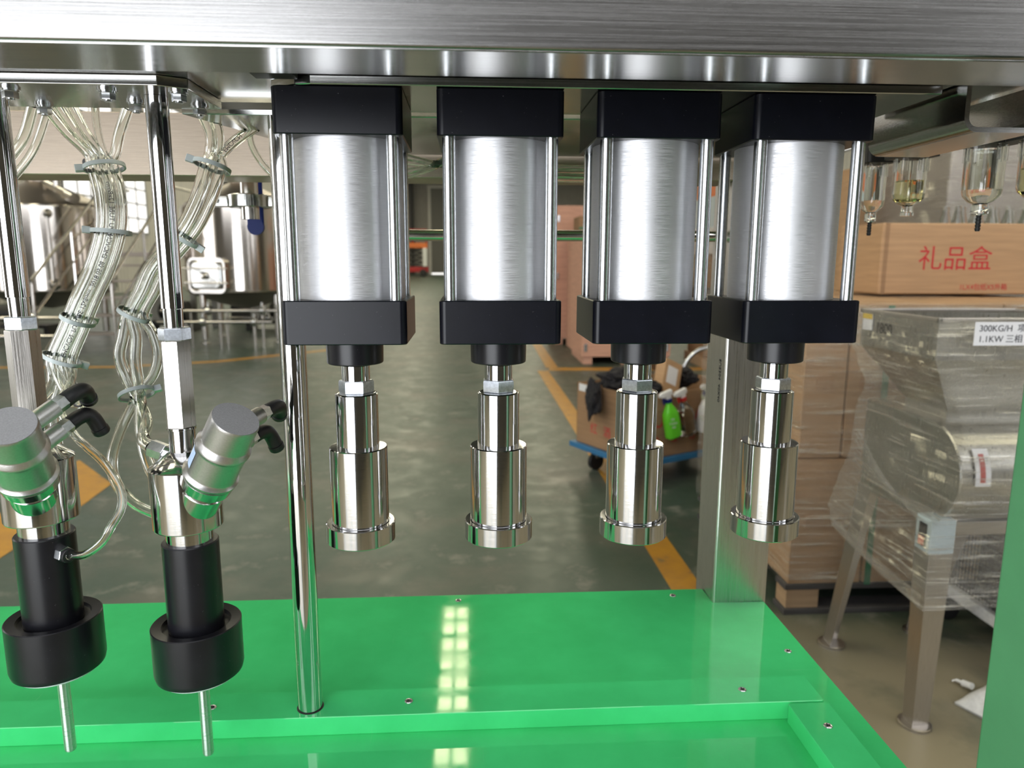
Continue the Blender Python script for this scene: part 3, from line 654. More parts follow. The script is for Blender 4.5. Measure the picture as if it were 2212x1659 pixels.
hose([(-0.255, 0.906, 1.512), (-0.262, 0.93, 1.487), (-0.250, 0.95, 1.460), (-0.222, 0.97, 1.435), (-0.20, 0.98, 1.42)], 0.0042, 'thin clear hose hanging from the gusset plate edge', None)
for k in range(2):
    hose([(-0.225+0.012*k, 0.995, 1.49), (-0.213+0.012*k, 1.0, 1.462), (-0.195+0.012*k, 1.0, 1.438), (-0.165+0.01*k, 1.0, 1.42)], 0.0042, ['clear hose curving behind the guide post top, left one', 'clear hose curving behind the guide post top, right one'][k], 'hoses behind the guide post')
for k, (dz, dz2) in enumerate(((0.018, -0.004), (0.008, -0.001), (-0.018, 0.003), (-0.009, 0.006))):
    hose([(-0.10, 0.995, 1.470+dz), (-0.052, 1.0, 1.472+dz*0.25), (-0.02, 1.0, 1.476+dz2), (0.06, 1.0, 1.466+dz2), (0.14, 1.0, 1.462+dz2*1.5), (0.30, 1.0, 1.464+dz2)], 0.0042,
         'clear hose running level behind the cylinders, %s of four' % ['topmost', 'second', 'lowest', 'third'][k], 'level hoses behind the cylinders')
def cable_tie(c, axis, rx, ry, label, w_=0.0046, head=(1, 0, 0)):
    x, y, z = frame(axis); c = Vector(c); n = 28
    hd = Vector(head); hd = (hd-z*hd.dot(z)).normalized(); x = hd; y = z.cross(x)
    def ring(k, h): return [c+z*h+x*(rx*k*math.cos(2*PI*i/n))+y*(ry*k*math.sin(2*PI*i/n)) for i in range(n)]
    t = thing('cable_tie', label, 'cable tie', c, 'cable ties on the hoses')
    m = MB(); rv = m.loft([ring(1, -w_/2), ring(1.0, w_/2)], False)
    rv2 = m.loft([ring(1.09, -w_/2), ring(1.09, w_/2)], False)
    for i in range(n):
        j = (i+1) % n
        m.bm.faces.new((rv[1][i], rv[1][j], rv2[1][j], rv2[1][i])); m.bm.faces.new((rv[0][i], rv2[0][i], rv2[0][j], rv[0][j]))
    m.build('band', M['tie'], t)
    p = c+x*rx*1.12; mm = Matrix((x, y, z)).transposed().to_4x4(); mm.translation = p
    MB().box((-0.002, -0.0035, -0.0038), (0.0065, 0.0035, 0.0038), 0.0008, m=mm).build('tie_head', M['tie'], t)
T = lambda a, b: (Vector(b)-Vector(a))
cable_tie((-0.4050, 0.861, 1.450), T(B1[1], B1[0]), 0.0200, 0.0165, 'milky cable tie gathering the left hoses under the top plate', head=(-1, -0.5, 0))
cable_tie((-0.3995, 0.8515, 1.379), T(B1[2], B1[1]), 0.0195, 0.0155, 'milky cable tie on the left hoses below the rear beam', head=(-1, -0.5, 0))
cable_tie((-0.4440, 0.850, 1.281), T(B1[5], B1[4]), 0.0195, 0.0155, 'milky cable tie on the left hoses level with the lock nuts', head=(0.3, 1, 0))
cable_tie((-0.4660, 0.849, 1.236), T(B1[6], B1[5]), 0.0195, 0.0155, 'lowest milky cable tie on the left hoses beside the hex sleeve', head=(0.8, 0.6, -0.5))
cable_tie((-0.2870, 0.860, 1.452), T(B2[1], B2[0]), 0.0190, 0.0170, 'milky cable tie on the right hoses in front of the rear beam', head=(-1, -0.4, 0))
cable_tie((-0.3220, 0.8505, 1.3745), T(B2[3], B2[2]), 0.0180, 0.0165, 'milky cable tie half hidden behind the right rod', head=(1, 0.2, 0))
cable_tie((-0.3805, 0.8480, 1.287), T(B2[6], B2[5]), 0.0180, 0.0165, 'milky cable tie on the right hoses where they bow apart', head=(0.3, 1, 0))
cable_tie((-0.3830, 0.8430, 1.196), (0.4, -0.5, -1), 0.0185, 0.0165, 'lowest milky cable tie on the right hoses above the branch', head=(1, 0.2, 0))
cable_tie((-0.0270, 1.000, 1.4745), (1, 0, 0.05), 0.0120, 0.0090, 'milky cable tie on the level hoses between two cylinders', head=(0, 0, 1))
# flat print along one hose of the left bundle
def hose_print(s, pts, r, size, start, name, label):
    path = smooth_path(pts, 12); L = [0.0]
    for a, b in zip(path, path[1:]): L.append(L[-1]+(b-a).length)
    me = text_mesh(s, size, 'LEFT'); cam = Vector((0, 0, 1.35))
    for v in me.vertices:
        u = start+v.co.x; i = max(0, min(len(path)-2, sum(1 for q in L if q <= u)-1)); f_ = (u-L[i])/(L[i+1]-L[i])
        c = path[i].lerp(path[i+1], f_); tn = (path[min(i+2, len(path)-1)]-path[max(i-1, 0)]).normalized()
        out = Vector((0.25, -0.95, 0.1)); out = (out-tn*out.dot(tn)).normalized(); sd = out.cross(tn)
        a = -v.co.y/r; v.co = c+(out*math.cos(a)+sd*math.sin(a))*(r+0.0003+v.co.z*0.2)
    me.materials.clear(); me.materials.append(M['blackink']); me.name = name
    return me
def add_print(hose_obj, me):
    me.transform(Matrix.Translation(-hose_obj.location)); o = bpy.data.objects.new('hose_lettering', me); COL.objects.link(o); o.parent = hose_obj
hs = [o for o in COL.objects if o.name.startswith('clear_hose')]
add_print(hs[2], hose_print('EMCVCN  PU TUBE 12x8mm  2018 05 08  EMCVCN  PU TUBE 12x8mm', list(reversed(tops1[2]+off(B1, *offs1[2]))), 0.0058, 0.0068, 0.005, 'hose_lettering', ''))
h_r = [o for o in hs if o.get('label', '').startswith('right clear hose')][0]
add_print(h_r, hose_print('EMCVCN', list(reversed(tops2[2])), 0.0058, 0.0068, 0.004, 'hose_lettering', ''))

# ------------------------------------------------------------------ clamp and blue lever valve behind the right rod
t = thing('pipe_clamp', 'steel clamp ferrule with bolt ears on a short upright pipe', 'clamp', (-0.360, 1.25, 1.414))
MB().cyl((-0.360, 1.25, 1.414), (-0.360, 1.25, 1.58), 0.0145, 32).build('pipe', M['pipe'], t)
m = MB(); m.lathe([(0.030, 1.432), (0.036, 1.434), (0.036, 1.452), (0.030, 1.454)], (-0.360, 1.25, 0), (0, 0, 1), 48)
m.box((-0.428, 1.238, 1.434), (-0.390, 1.262, 1.452), 0.002); m.box((-0.330, 1.238, 1.434), (-0.300, 1.262, 1.452), 0.002); m.build('clamp_ring', M['castpol'], t)
MB().hexa((-0.412, 1.2385, 1.443), (-0.412, 1.232, 1.443), 0.010, 0.2).build('clamp_bolt', M['zinc'], t)
t = thing('lever_valve', 'blue plastic valve lever hanging behind the pipe clamp', 'lever', (-0.367, 1.30, 1.397))
m = MB(); m.rbox((-0.380, 1.296, 1.404), (-0.352, 1.304, 1.57), 0.003, 3); m.cyl((-0.366, 1.3042, 1.404), (-0.366, 1.2958, 1.404), 0.0139, 28); m.build('lever_grip', M['bluep'], t)
MB().cyl((-0.366, 1.304, 1.57), (-0.366, 1.33, 1.57), 0.008).build('valve_stem', M['pipe'], t)

# ------------------------------------------------------------------ air filter bowls on the right
def frl(x, y, ztop, r, L, label, oil, barb):
    t = thing('filter_bowl', label, 'filter bowl', (x, y, ztop-L-0.04), 'clear bowls of the air filter units')
    rings = [(r*1.0, ztop), (r*1.0, ztop-L*0.80), (r*0.93, ztop-L*0.90), (r*0.62, ztop-L), (r*0.36, ztop-L-0.003), (r*0.36, ztop-L-0.013)]
    ins = [(a*0.88, z_+0.002) for a, z_ in reversed(rings)]
    m = MB(); m.lathe(rings+ins, (x, y, 0), (0, 0, 1), 40, cap=False); m.build('bowl', M['bowl'], t)
    for k in range(8):
        a = 2*PI*k/8; MB().box((-0.0022, -0.0012, -0.020), (0.0022, 0.0012, 0.0), 0.0004, m=Matrix.Translation((x+1.02*r*math.cos(a), y+1.02*r*math.sin(a), ztop)) @ Matrix.Rotation(a+PI/2, 4, 'Z')).build('rib', M['bowl'], t)
    if oil:
        MB().lathe([(r*0.55, ztop-L+0.003), (r*0.80, ztop-L*0.90), (r*0.865, ztop-L*0.78), (r*0.865, ztop-L*0.50)], (x, y, 0), (0, 0, 1), 36).build('oil', M['oil'], t)
        MB().cyl((x, y, ztop-L*0.92), (x, y, ztop), 0.0022, 10).build('siphon_tube', M['hose'], t)
        MB().lathe([(r*0.38, ztop-L-0.012), (r*0.42, ztop-L-0.013), (r*0.42, ztop-L-0.018)], (x, y, 0), (0, 0, 1), 16).build('drain_cap', M['bowl'], t)
    else:
        MB().lathe([(r*0.62, ztop-L*0.06), (r*0.62, ztop-L*0.78)], (x, y, 0), (0, 0, 1), 28).build('filter_element', M['filterel'], t)
        MB().lathe([(r*0.40, ztop-L-0.004), (r*0.44, ztop-L-0.006), (r*0.44, ztop-L-0.016), (r*0.25, ztop-L-0.018)], (x, y, 0), (0, 0, 1), 24).build('drain_collar', M['bowl'], t)
        b = MB(); zz = ztop-L-0.017; pr = []
        for k in range(5): pr += [(0.0036, zz-k*0.0044), (0.0036, zz-k*0.0044-0.0010), (0.0027, zz-k*0.0044-0.0042)]
        b.lathe(pr, (x, y, 0), (0, 0, 1), 18); b.build('barb', M['blackrub'], t)
    MB().rbox((x-r*1.25, y-r*1.25, ztop), (x+r*1.25, y+r*1.25, ztop+0.05), 0.006, 3).build('filter_head', M['darksteel'], t)
M['filterel'] = clear_mat('milky_filter', (0.90, 0.91, 0.90), 0)
frl(0.643, 1.15, 1.500, 0.0190, 0.072, 'clear filter bowl with drain barb nearest the rightmost cylinder', False, True)
frl(0.660, 1.08, 1.500, 0.0225, 0.066, 'clear lubricator bowl holding pale oil beside the drain barb', True, False)
frl(0.688, 0.96, 1.500, 0.0240, 0.072, 'larger clear filter bowl with drain barb below the U channel', False, True)
frl(0.720, 0.90, 1.500, 0.0250, 0.070, 'clear oil bowl cut by the right picture edge', True, False)
recenter(tag(MB().box((0.60, 0.86, 1.5505), (0.76, 1.2, 1.575), 0.002).build('filter_rail', M['vsteel']), 'steel rail the filter heads hang from', 'rail'))
recenter(tag(MB().box((0.497, 1.165, 1.5505), (0.60, 1.2, 1.575), 0.002).build('filter_link', M['vsteel']), 'short steel arm joining filter rail and square post', 'arm'))
# green panel close on the right
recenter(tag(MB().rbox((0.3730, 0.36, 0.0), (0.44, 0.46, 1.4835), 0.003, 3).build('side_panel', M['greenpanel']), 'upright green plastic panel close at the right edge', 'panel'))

# ------------------------------------------------------------------ background left: tanks and stairs
def tank(x, y, r, z0, z1, label, manhole_deg, seed):
    t = thing('steel_tank', label, 'tank', (x, y, 0), 'brewing tanks')
    MB().lathe([(r*0.985, z0), (r, z0+0.03), (r, z1-0.03), (r*0.985, z1)], (x, y, 0), (0, 0, 1), 96).build('shell', M['tank'], t)
    MB().lathe([(r*0.985, z1), (r*0.93, z1+0.06), (r*0.2, z1+0.40), (r*0.2, z1+0.5), (0.02, z1+0.5)], (x, y, 0), (0, 0, 1), 72).build('dome', M['tanktop'], t)
    MB().lathe([(0.05, z0-0.30), (r*0.5, z0-0.20), (r*0.9, z0-0.05), (r*0.985, z0)], (x, y, 0), (0, 0, 1), 64).build('dished_bottom', M['tanktop'], t)
    for k in range(4):
        a = R(45+90*k+seed); px, py = x+r*0.86*math.cos(a), y+r*0.86*math.sin(a)
        MB().lathe([(0.055, 0.08), (0.055, z0+0.1)], (px, py, 0), (0, 0, 1), 24).lathe([(0.075, 0.0), (0.075, 0.015), (0.02, 0.02), (0.02, 0.09)], (px, py, 0), (0, 0, 1), 20).build('leg', M['pipe'], t)
    if manhole_deg is not None:
        a = R(manhole_deg); c = Vector((x+r*0.97*math.cos(a), y+r*0.97*math.sin(a), 1.09)); n = Vector((math.cos(a), math.sin(a), 0)); tx = n.cross(Vector((0, 0, 1)))
        def rr(wd, hg, rad, d):
            pts = []
            for cx, cz, a0 in ((wd-rad, hg-rad, 0), (-wd+rad, hg-rad, 90), (-wd+rad, -hg+rad, 180), (wd-rad, -hg+rad, 270)):
                for k in range(6): b = R(a0+18*k); pts.append(c+n*d+tx*(cx+rad*math.cos(b))+Vector((0, 0, cz+rad*math.sin(b))))
            return pts
        m = MB(); m.loft([rr(0.33, 0.27, 0.10, -0.12), rr(0.33, 0.27, 0.10, 0.10), rr(0.30, 0.24, 0.09, 0.10), rr(0.30, 0.24, 0.09, 0.03)]); mh = m.build('manhole_frame', M['pipe'], t)
        m = MB(); m.loft([rr(0.27, 0.21, 0.08, 0.05), rr(0.27, 0.21, 0.08, 0.12), rr(0.24, 0.18, 0.08, 0.14)]); m.build('manhole_door', M['castpol'], mh)
        m = MB(); 
        for dz in (-0.11, 0.11): m.tube([c+n*0.17+tx*(-0.42)+Vector((0, 0, dz)), c+n*0.17+tx*0.36+Vector((0, 0, dz))], 0.016, 10)
        m.lathe([(0.05, 0.12), (0.06, 0.18), (0.03, 0.22)], c, n, 20); m.build('manhole_clamp', M['pipe'], mh)
    return t
TZ0, TZ1 = 0.83, 2.16
tank(-6.95, 12.55, 1.0, TZ0, TZ1, 'polished steel tank at the far left behind the clear hoses', None, 8)
tank(-3.72, 12.45, 0.93, TZ0, TZ1, 'polished steel tank with a rounded manhole door behind the right rod', -108, 6)
tank(-11.2, 14.5, 1.0, TZ0, TZ1, 'polished steel tank deepest at the far left edge', None, 20)
# valve and gauge cluster on the left tank dome
t = thing('tank_fitting', 'shiny clamp fitting on the dome of the far left tank', 'fitting', (-6.25, 11.98, 2.36))
m = MB(); m.cyl((-6.55, 12.02, 2.50), (-6.12, 11.75, 2.33), 0.06, 20); m.cyl((-6.32, 11.87, 2.36), (-6.32, 11.87, 2.52), 0.05, 18); m.cyl((-6.10, 11.73, 2.30), (-5.95, 11.64, 2.24), 0.085, 20); m.cyl((-6.6, 12.05, 2.42), (-6.45, 11.95, 2.56), 0.03, 12); m.build('pipe_fitting', M['pipe'], t)
# level tube on the left tank
recenter(tag(MB().cyl((-6.38, 11.63, 0.90), (-6.38, 11.63, 2.05), 0.02, 14).lathe([(0.09, 0), (0.07, 0.04), (0.02, 0.08)], (-6.38, 11.66, 0.95), (0, -1, 0), 20).lathe([(0.07, 0), (0.06, 0.04), (0.02, 0.08)], (-6.38, 11.66, 2.02), (0, -1, 0), 20).build('level_gauge', M['pipe']), 'upright level pipe with round ends on the far left tank', 'pipe'))
st = thing('platform_stairs', 'steel stairs with tube handrails between the two tanks', 'stairs', (-5.6, 12.6, 0))
for sx in (-5.88, -4.84):
    MB().tube([(sx, 10.35, 0.05), (sx, 12.35, 1.40)], 0.035, 8).build('stringer', M['pipe'], st)
    m = MB(); m.tube(smooth_path([(sx, 10.2, 0.05), (sx, 10.2, 1.0), (sx, 10.35, 1.15), (sx, 12.35, 2.45), (sx, 12.55, 2.5), (sx, 13.3, 2.5)], 4), 0.022, 10); m.tube([(sx, 10.22, 0.62), (sx, 12.35, 1.98)], 0.018, 8); m.build('handrail', M['pipe'], st)
    m = MB(); m.tube([(sx, 12.4, 0.0), (sx, 12.4, 2.45)], 0.022, 10); m.tube([(sx, 11.3, 0.7), (sx, 11.3, 1.75)], 0.02, 8); m.build('post', M['pipe'], st)
for k in range(5): MB().box((-5.85, 10.62+0.36*k, 0.26+0.24*k), (-4.87, 10.84+0.36*k, 0.295+0.24*k), 0.004).build('tread', M['tanktop'], st)
MB().box((-5.88, 12.4, 1.38), (-4.84, 13.4, 1.45), 0.005).build('landing', M['tanktop'], st)
recenter(tag(MB().box((-5.95, 14.6, 1.66), (-4.9, 15.1, 2.02), 0.02).box((-5.9, 14.58, 1.72), (-4.95, 14.605, 1.74)).box((-5.5, 14.7, 0), (-5.4, 14.8, 1.67)).box((-5.1, 14.7, 0), (-5.0, 14.8, 1.67)).build('control_box', M['millsteel']), 'long steel box on legs behind the stairs', 'box'))
recenter(tag(MB().box((-5.15, 16.0, 0), (-4.75, 16.4, 3.6), 0.02).build('dark_column', M['darksteel']), 'dark square column behind the stairs', 'column'))
for k, (x0, x1, y, z_) in enumerate(((-9.4, -6.0, 11.1, 0.20), (-9.4, -6.0, 11.25, 0.46), (-4.7, -3.0, 11.2, 0.40), (-4.7, -2.9, 11.35, 0.56), (-4.4, -2.6, 13.5, 0.28))):
    t = thing('pipe_run', ['lowest level pipe under the left tank', 'upper level pipe under the left tank', 'lower pipe with valves under the manhole tank', 'upper pipe under the manhole tank', 'rear pipe under the manhole tank'][k], 'pipe', ((x0+x1)/2, y, 0), 'pipe runs under the tanks')
    MB().tube([(x0, y, z_), (x1, y, z_)], 0.026, 10).build('pipe', M['pipe'], t)
    for j in range(3):
        xx = x0+(x1-x0)*(0.25+0.3*j); MB().tube([(xx, y, 0.0), (xx, y, z_+0.02)], 0.018, 8).build('support', M['pipe'], t)
    for j in range(2):
        xx = x0+(x1-x0)*(0.4+0.45*j); MB().lathe([(0.04, -0.05), (0.07, -0.03), (0.07, 0.03), (0.04, 0.05)], (xx, y, z_), (1, 0, 0), 16).cyl((xx, y, z_), (xx, y, z_+0.13), 0.025, 10).build('valve', M['castpol'], t)
for k, (x, y, wd) in enumerate(((-8.2, 13.5, 1.5), (-5.6, 14.1, 0.9), (-3.6, 14.3, 1.3))):
    t = thing('pump_frame', ['dark pump frame under the far left tank', 'dark pump frame behind the stairs', 'dark pump frame behind the manhole tank'][k], 'pump', (x, y, 0))
    m = MB(); m.box((x-wd/2, y-0.3, 0.12), (x+wd/2, y+0.3, 0.18), 0.01); m.box((x-wd/2, y-0.25, 0), (x-wd/2+0.08, y+0.25, 0.13)); m.box((x+wd/2-0.08, y-0.25, 0), (x+wd/2, y+0.25, 0.13)); m.build('frame', M['darksteel'], t)
    m = MB(); m.lathe([(0.10, -0.25), (0.15, -0.22), (0.15, 0.15), (0.10, 0.18), (0.19, 0.20), (0.19, 0.28)], (x, y, 0.37), (1, 0, 0), 24); m.build('motor', M['darksteel'], t)
    MB().box((x-wd/2+0.05, y-0.05, 0.18), (x-wd/2+0.35, y+0.2, 0.72), 0.02).build('panel', M['millsteel'], t)

# ------------------------------------------------------------------ background centre: scissor lift, plywood crates, wrapped goods
t = thing('scissor_lift', 'red scissor lift parked before the far wall', 'lift', (-4.2, 58, 0))
MB().box((-5.4, 57.4, 0.35), (-3.15, 58.6, 0.75), 0.04).build('chassis', M['red'], t)
for x in (-4.9, -3.55):
    for y in (57.5, 58.5): MB().lathe([(0.25, -0.12), (0.28, -0.10), (0.28, 0.10), (0.25, 0.12)], (x, y, 0.28), (0, 1, 0), 20).build('wheel', M['darksteel'], t)
m = MB()
for k in range(4):
    z0 = 0.75+0.36*k
    for s in (1, -1): m.tube([(-4.3-0.75*s, 57.6, z0), (-4.3+0.75*s, 57.6, z0+0.36)], 0.06, 6)
m.build('scissor_arms', M['darksteel'], t)
MB().box((-5.4, 57.4, 2.2), (-3.2, 58.6, 2.6), 0.03).build('deck', M['orange'], t)
m = MB()
for z_ in (3.1, 3.6):
    m.tube([(-5.35, 57.45, z_), (-3.25, 57.45, z_)], 0.05, 6)
for x in (-5.35, -4.3, -3.25): m.tube([(x, 57.45, 2.55), (x, 57.45, 3.6)], 0.05, 6)
m.build('guard_rail', M['red'], t)
MB().box((-3.55, 57.2, 0.8), (-3.2, 57.4, 2.2), 0.03).build('ladder_panel', M['whitep'], t)
def crate(x0, y0, z0, x1, y1, z1, label, marks):
    t = thing('plywood_crate', label, 'crate', ((x0+x1)/2, (y0+y1)/2, z0), 'plywood crates')
    MB().box((x0, y0, z0+0.10), (x1, y1, z1), 0.006).build('crate_body', M['ply'], t)
    for k in range(3):
        xx = x0+(x1-x0)*(0.02+0.43*k); MB().box((xx, y0+0.02, z0), (xx+0.12, y1-0.02, z0+0.10), 0.004).build('skid', M['ply'], t)
    for a in (x0+0.05, x1-0.05):
        for z_ in (z0+0.22, (z0+z1)/2, z1-0.2): MB().box((a-0.02, y0-0.012, z_-0.05), (a+0.02, y0+0.002, z_+0.05), 0.003).build('clip', M['zinc'], t)
    if marks:
        mk = MB()
        for s in ((0.20, 0.93, 0.222, 1.13), (0.25, 0.895, 0.42, 0.925), (0.29, 1.15, 0.41, 1.19)): mk.box((x0+s[0], y0-0.0035, z0+s[1]), (x0+s[2], y0-0.0005, z0+s[3]))
        mk.build('sling_mark', M['blackink'], t)
        text('1:12', 0.09, (x0+0.34, y0-0.001, z0+1.21), (1, 0, 0), (0, 0, 1), M['blackink'], t, 'stencil_mark'); text('3.4K', 0.09, (x0+0.36, y0-0.001, z0+0.86), (1, 0, 0), (0, 0, 1), M['blackink'], t, 'stencil_mark')
    return t
crate(1.46, 9.25, 0, 2.63, 10.35, 1.62, 'front plywood crate with black stencil marks, standing on the floor line', True)
crate(1.36, 11.5, 0, 2.6, 12.7, 2.18, 'rear plywood crate, taller, with a parcel lodged in its open top', False)
t = thing('parcel', 'brown parcel with green strap lodged before the taller plywood crate', 'parcel', (1.85, 10.9, 1.66))
MB().box((1.62, 10.75, 1.64), (2.2, 11.3, 1.98), 0.01).build('parcel_body', M['card2'], t); MB().box((1.618, 10.745, 1.79), (2.202, 10.752, 1.82)).build('strap', M['strap'], t)
t2 = thing('parcel_stand', 'plain plywood case between the two crates, carrying the strapped parcel', 'crate', (1.9, 11.0, 0)); MB().box((1.55, 10.5, 0), (2.5, 11.42, 1.64), 0.006).build('case_body', M['ply'], t2)
def goods(x0, y0, x1, y1, layers, label):
    """pallet of goods: layers = list of (name, z0, z1, material)"""
    t = thing('goods_pallet', label, 'pallet', ((x0+x1)/2, (y0+y1)/2, 0), 'pallets of goods behind')
    for k in range(3):
        xx = x0+(x1-x0-0.1)*k/2; MB().box((xx, y0, 0), (xx+0.1, y1, 0.10), 0.004).build('skid', M['wood'], t)
    MB().box((x0, y0, 0.10), (x1, y1, 0.13), 0.004).build('pallet_deck', M['wood'], t)
    for i, (n, z0, z1, mt) in enumerate(layers):
        d = 0.02*((i*7) % 3); MB().box((x0+0.03+d, y0+0.02+d, z0), (x1-0.03-d, y1-0.03, z1), 0.015, 2).build(n, mt, t)
    return t
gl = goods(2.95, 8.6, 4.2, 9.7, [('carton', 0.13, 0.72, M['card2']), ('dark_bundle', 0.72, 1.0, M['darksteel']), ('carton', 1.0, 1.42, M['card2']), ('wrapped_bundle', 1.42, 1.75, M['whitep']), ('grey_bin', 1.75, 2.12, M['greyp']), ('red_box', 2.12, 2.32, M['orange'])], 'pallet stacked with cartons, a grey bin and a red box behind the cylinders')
m = MB(); m.box((2.94, 8.585, 0.5), (4.21, 9.71, 1.74), 0.02); m.build('stretch_film', M['filmh'], gl)

# cart with a big cardboard box of tools
AX = R(28)
def cart_frame(): return Matrix.Translation((0.966, 4.03, 0)) @ Matrix.Rotation(AX, 4, 'Z')
CM = cart_frame()
t = thing('platform_cart', 'blue flat platform cart under the cardboard box of bottles', 'cart', (1.5, 4.5, 0))
MB().box((-0.03, -0.03, 0.15), (1.0, 0.62, 0.185), 0.006, m=CM).build('deck', M['bluecart'], t)
for x in (0.10, 0.88):
    for y in (0.08, 0.5):
        p = CM @ Vector((x, y, 0.055)); ax = (CM.to_3x3() @ Vector((0, 1, 0)))
        MB().lathe([(0.045, -0.018), (0.055, -0.014), (0.055, 0.014), (0.045, 0.018)], p, ax, 24).build('wheel', M['blackrub'], t)
        MB().box((x-0.02, y-0.03, 0.08), (x+0.02, y+0.03, 0.151), 0.003, m=CM).build('fork', M['zinc'], t)
BX0, BX1, BY0, BY1, BZ0, BZ1 = 0.0, 0.90, 0.0, 0.58, 0.1865, 0.575
b = thing('cardboard_box', 'large open cardboard box with red print on the blue cart', 'box', CM @ Vector((0.45, 0.29, BZ0)))
th = 0.006
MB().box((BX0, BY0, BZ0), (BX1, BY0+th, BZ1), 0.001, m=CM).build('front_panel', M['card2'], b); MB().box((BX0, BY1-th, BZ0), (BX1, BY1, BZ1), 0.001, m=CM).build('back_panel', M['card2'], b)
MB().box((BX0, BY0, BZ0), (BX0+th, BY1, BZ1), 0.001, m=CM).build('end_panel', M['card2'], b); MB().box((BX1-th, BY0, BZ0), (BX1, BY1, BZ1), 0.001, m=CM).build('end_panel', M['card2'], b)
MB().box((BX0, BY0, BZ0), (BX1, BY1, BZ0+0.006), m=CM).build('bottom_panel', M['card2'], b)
MB().box((-0.002, BY1-0.10, BZ1-0.05), (0.001, BY1-0.02, BZ1-0.005), m=CM).build('grey_tape', M['whitep'], b)
cr = CM.to_3x3(); fx, fy, fz = cr @ Vector((1, 0, 0)), cr @ Vector((0, 1, 0)), Vector((0, 0, 1))
text('GUO', 0.115, CM @ Vector((0.045, -0.0005, 0.405)), fx, fz, M['redink'], b, 'red_print', 'LEFT', sx=1.0)
text('WEI', 0.115, CM @ Vector((0.43, -0.0005, 0.405)), fx, fz, M['redink'], b, 'red_print', 'LEFT', sx=1.0)
for k, ch in enumerate('贵味珍'): text(ch, 0.060, CM @ Vector((0.15+0.15*k, -0.0005, 0.285)), fx, fz, M['redink'], b, 'red_print')
for k, ch in enumerate('红酒箱'): text(ch, 0.075, CM @ Vector((-0.0005, 0.40-0.13*k, 0.30)), -fy, fz, M['redink'], b, 'red_print')
text('IEI', 0.05, CM @ Vector((-0.0005, 0.47, 0.455)), fz*-1, -fy, M['blackink'], b, 'handwriting')
def lump(center, size, seed, name, mat, label, cat):
    bm = bmesh.new(); bmesh.ops.create_icosphere(bm, subdivisions=4, radius=1.0)
    for v in bm.verts:
        n_ = noise.fractal(v.co*1.6+Vector((seed, 0, 0)), 0.6, 2.0, 4); v.co = v.co*(1+0.35*n_); v.co = Vector((v.co.x*size[0], v.co.y*size[1], v.co.z*size[2]))
    m = MB(); m.bm.free(); m.bm = bm; bmesh.ops.translate(bm, verts=bm.verts[:], vec=Vector(center)); return recenter(tag(m.build(name, mat), label, cat))
lump(CM @ Vector((0.14, 0.36, 0.600)), (0.12, 0.13, 0.075), 3, 'dark_jacket', M['blackmat'], 'crumpled dark jacket lying on the left of the cardboard box', 'jacket')
lump(CM @ Vector((-0.062, 0.33, 0.520)), (0.045, 0.11, 0.115), 9, 'black_bag', M['blackmat'], 'black cloth bag hanging over the left end of the cardboard box', 'bag')
lump(CM @ Vector((0.20, 0.12, 0.585)), (0.07, 0.07, 0.05), 14, 'black_rag', M['blackmat'], 'black rag lying in the box behind the spray bottles', 'rag')
lump(CM @ Vector((0.62, 0.30, 0.600)), (0.10, 0.12, 0.06), 21, 'black_glove', M['blackmat'], 'black work gloves at the right of the cardboard box', 'gloves')
tb = MB(); tb.tube(smooth_path([(1.56, 5.3, 0.0), (1.57, 5.3, 0.30), (1.60, 5.3, 0.50), (1.66, 5.3, 0.63), (1.78, 5.3, 0.70), (2.05, 5.3, 0.71), (2.12, 5.3, 0.64), (2.13, 5.3, 0.0)], 6), 0.016, 12); recenter(tag(tb.build('bent_tube', M['zinc']), 'bent grey tube hoop standing behind the cardboard box', 'tube'))
t = thing('small_carton', 'small tilted carton with white label standing in the box', 'carton', CM @ Vector((0.36, 0.16, 0.52)))
mm = CM @ Matrix.Translation((0.36, 0.16, 0.53)) @ Matrix.Rotation(R(24), 4, 'Y') @ Matrix.Rotation(R(-14), 4, 'X')
MB().box((-0.075, -0.04, 0), (0.075, 0.04, 0.21), 0.003, m=mm).build('carton_body', M['card'], t); MB().box((-0.05, -0.0415, 0.06), (0.04, -0.0402, 0.17), m=mm).build('label', M['paper'], t); MB().box((-0.075, 0.04, 0.195), (0.075, 0.18, 0.20), m=mm).build('flap', M['card'], t)
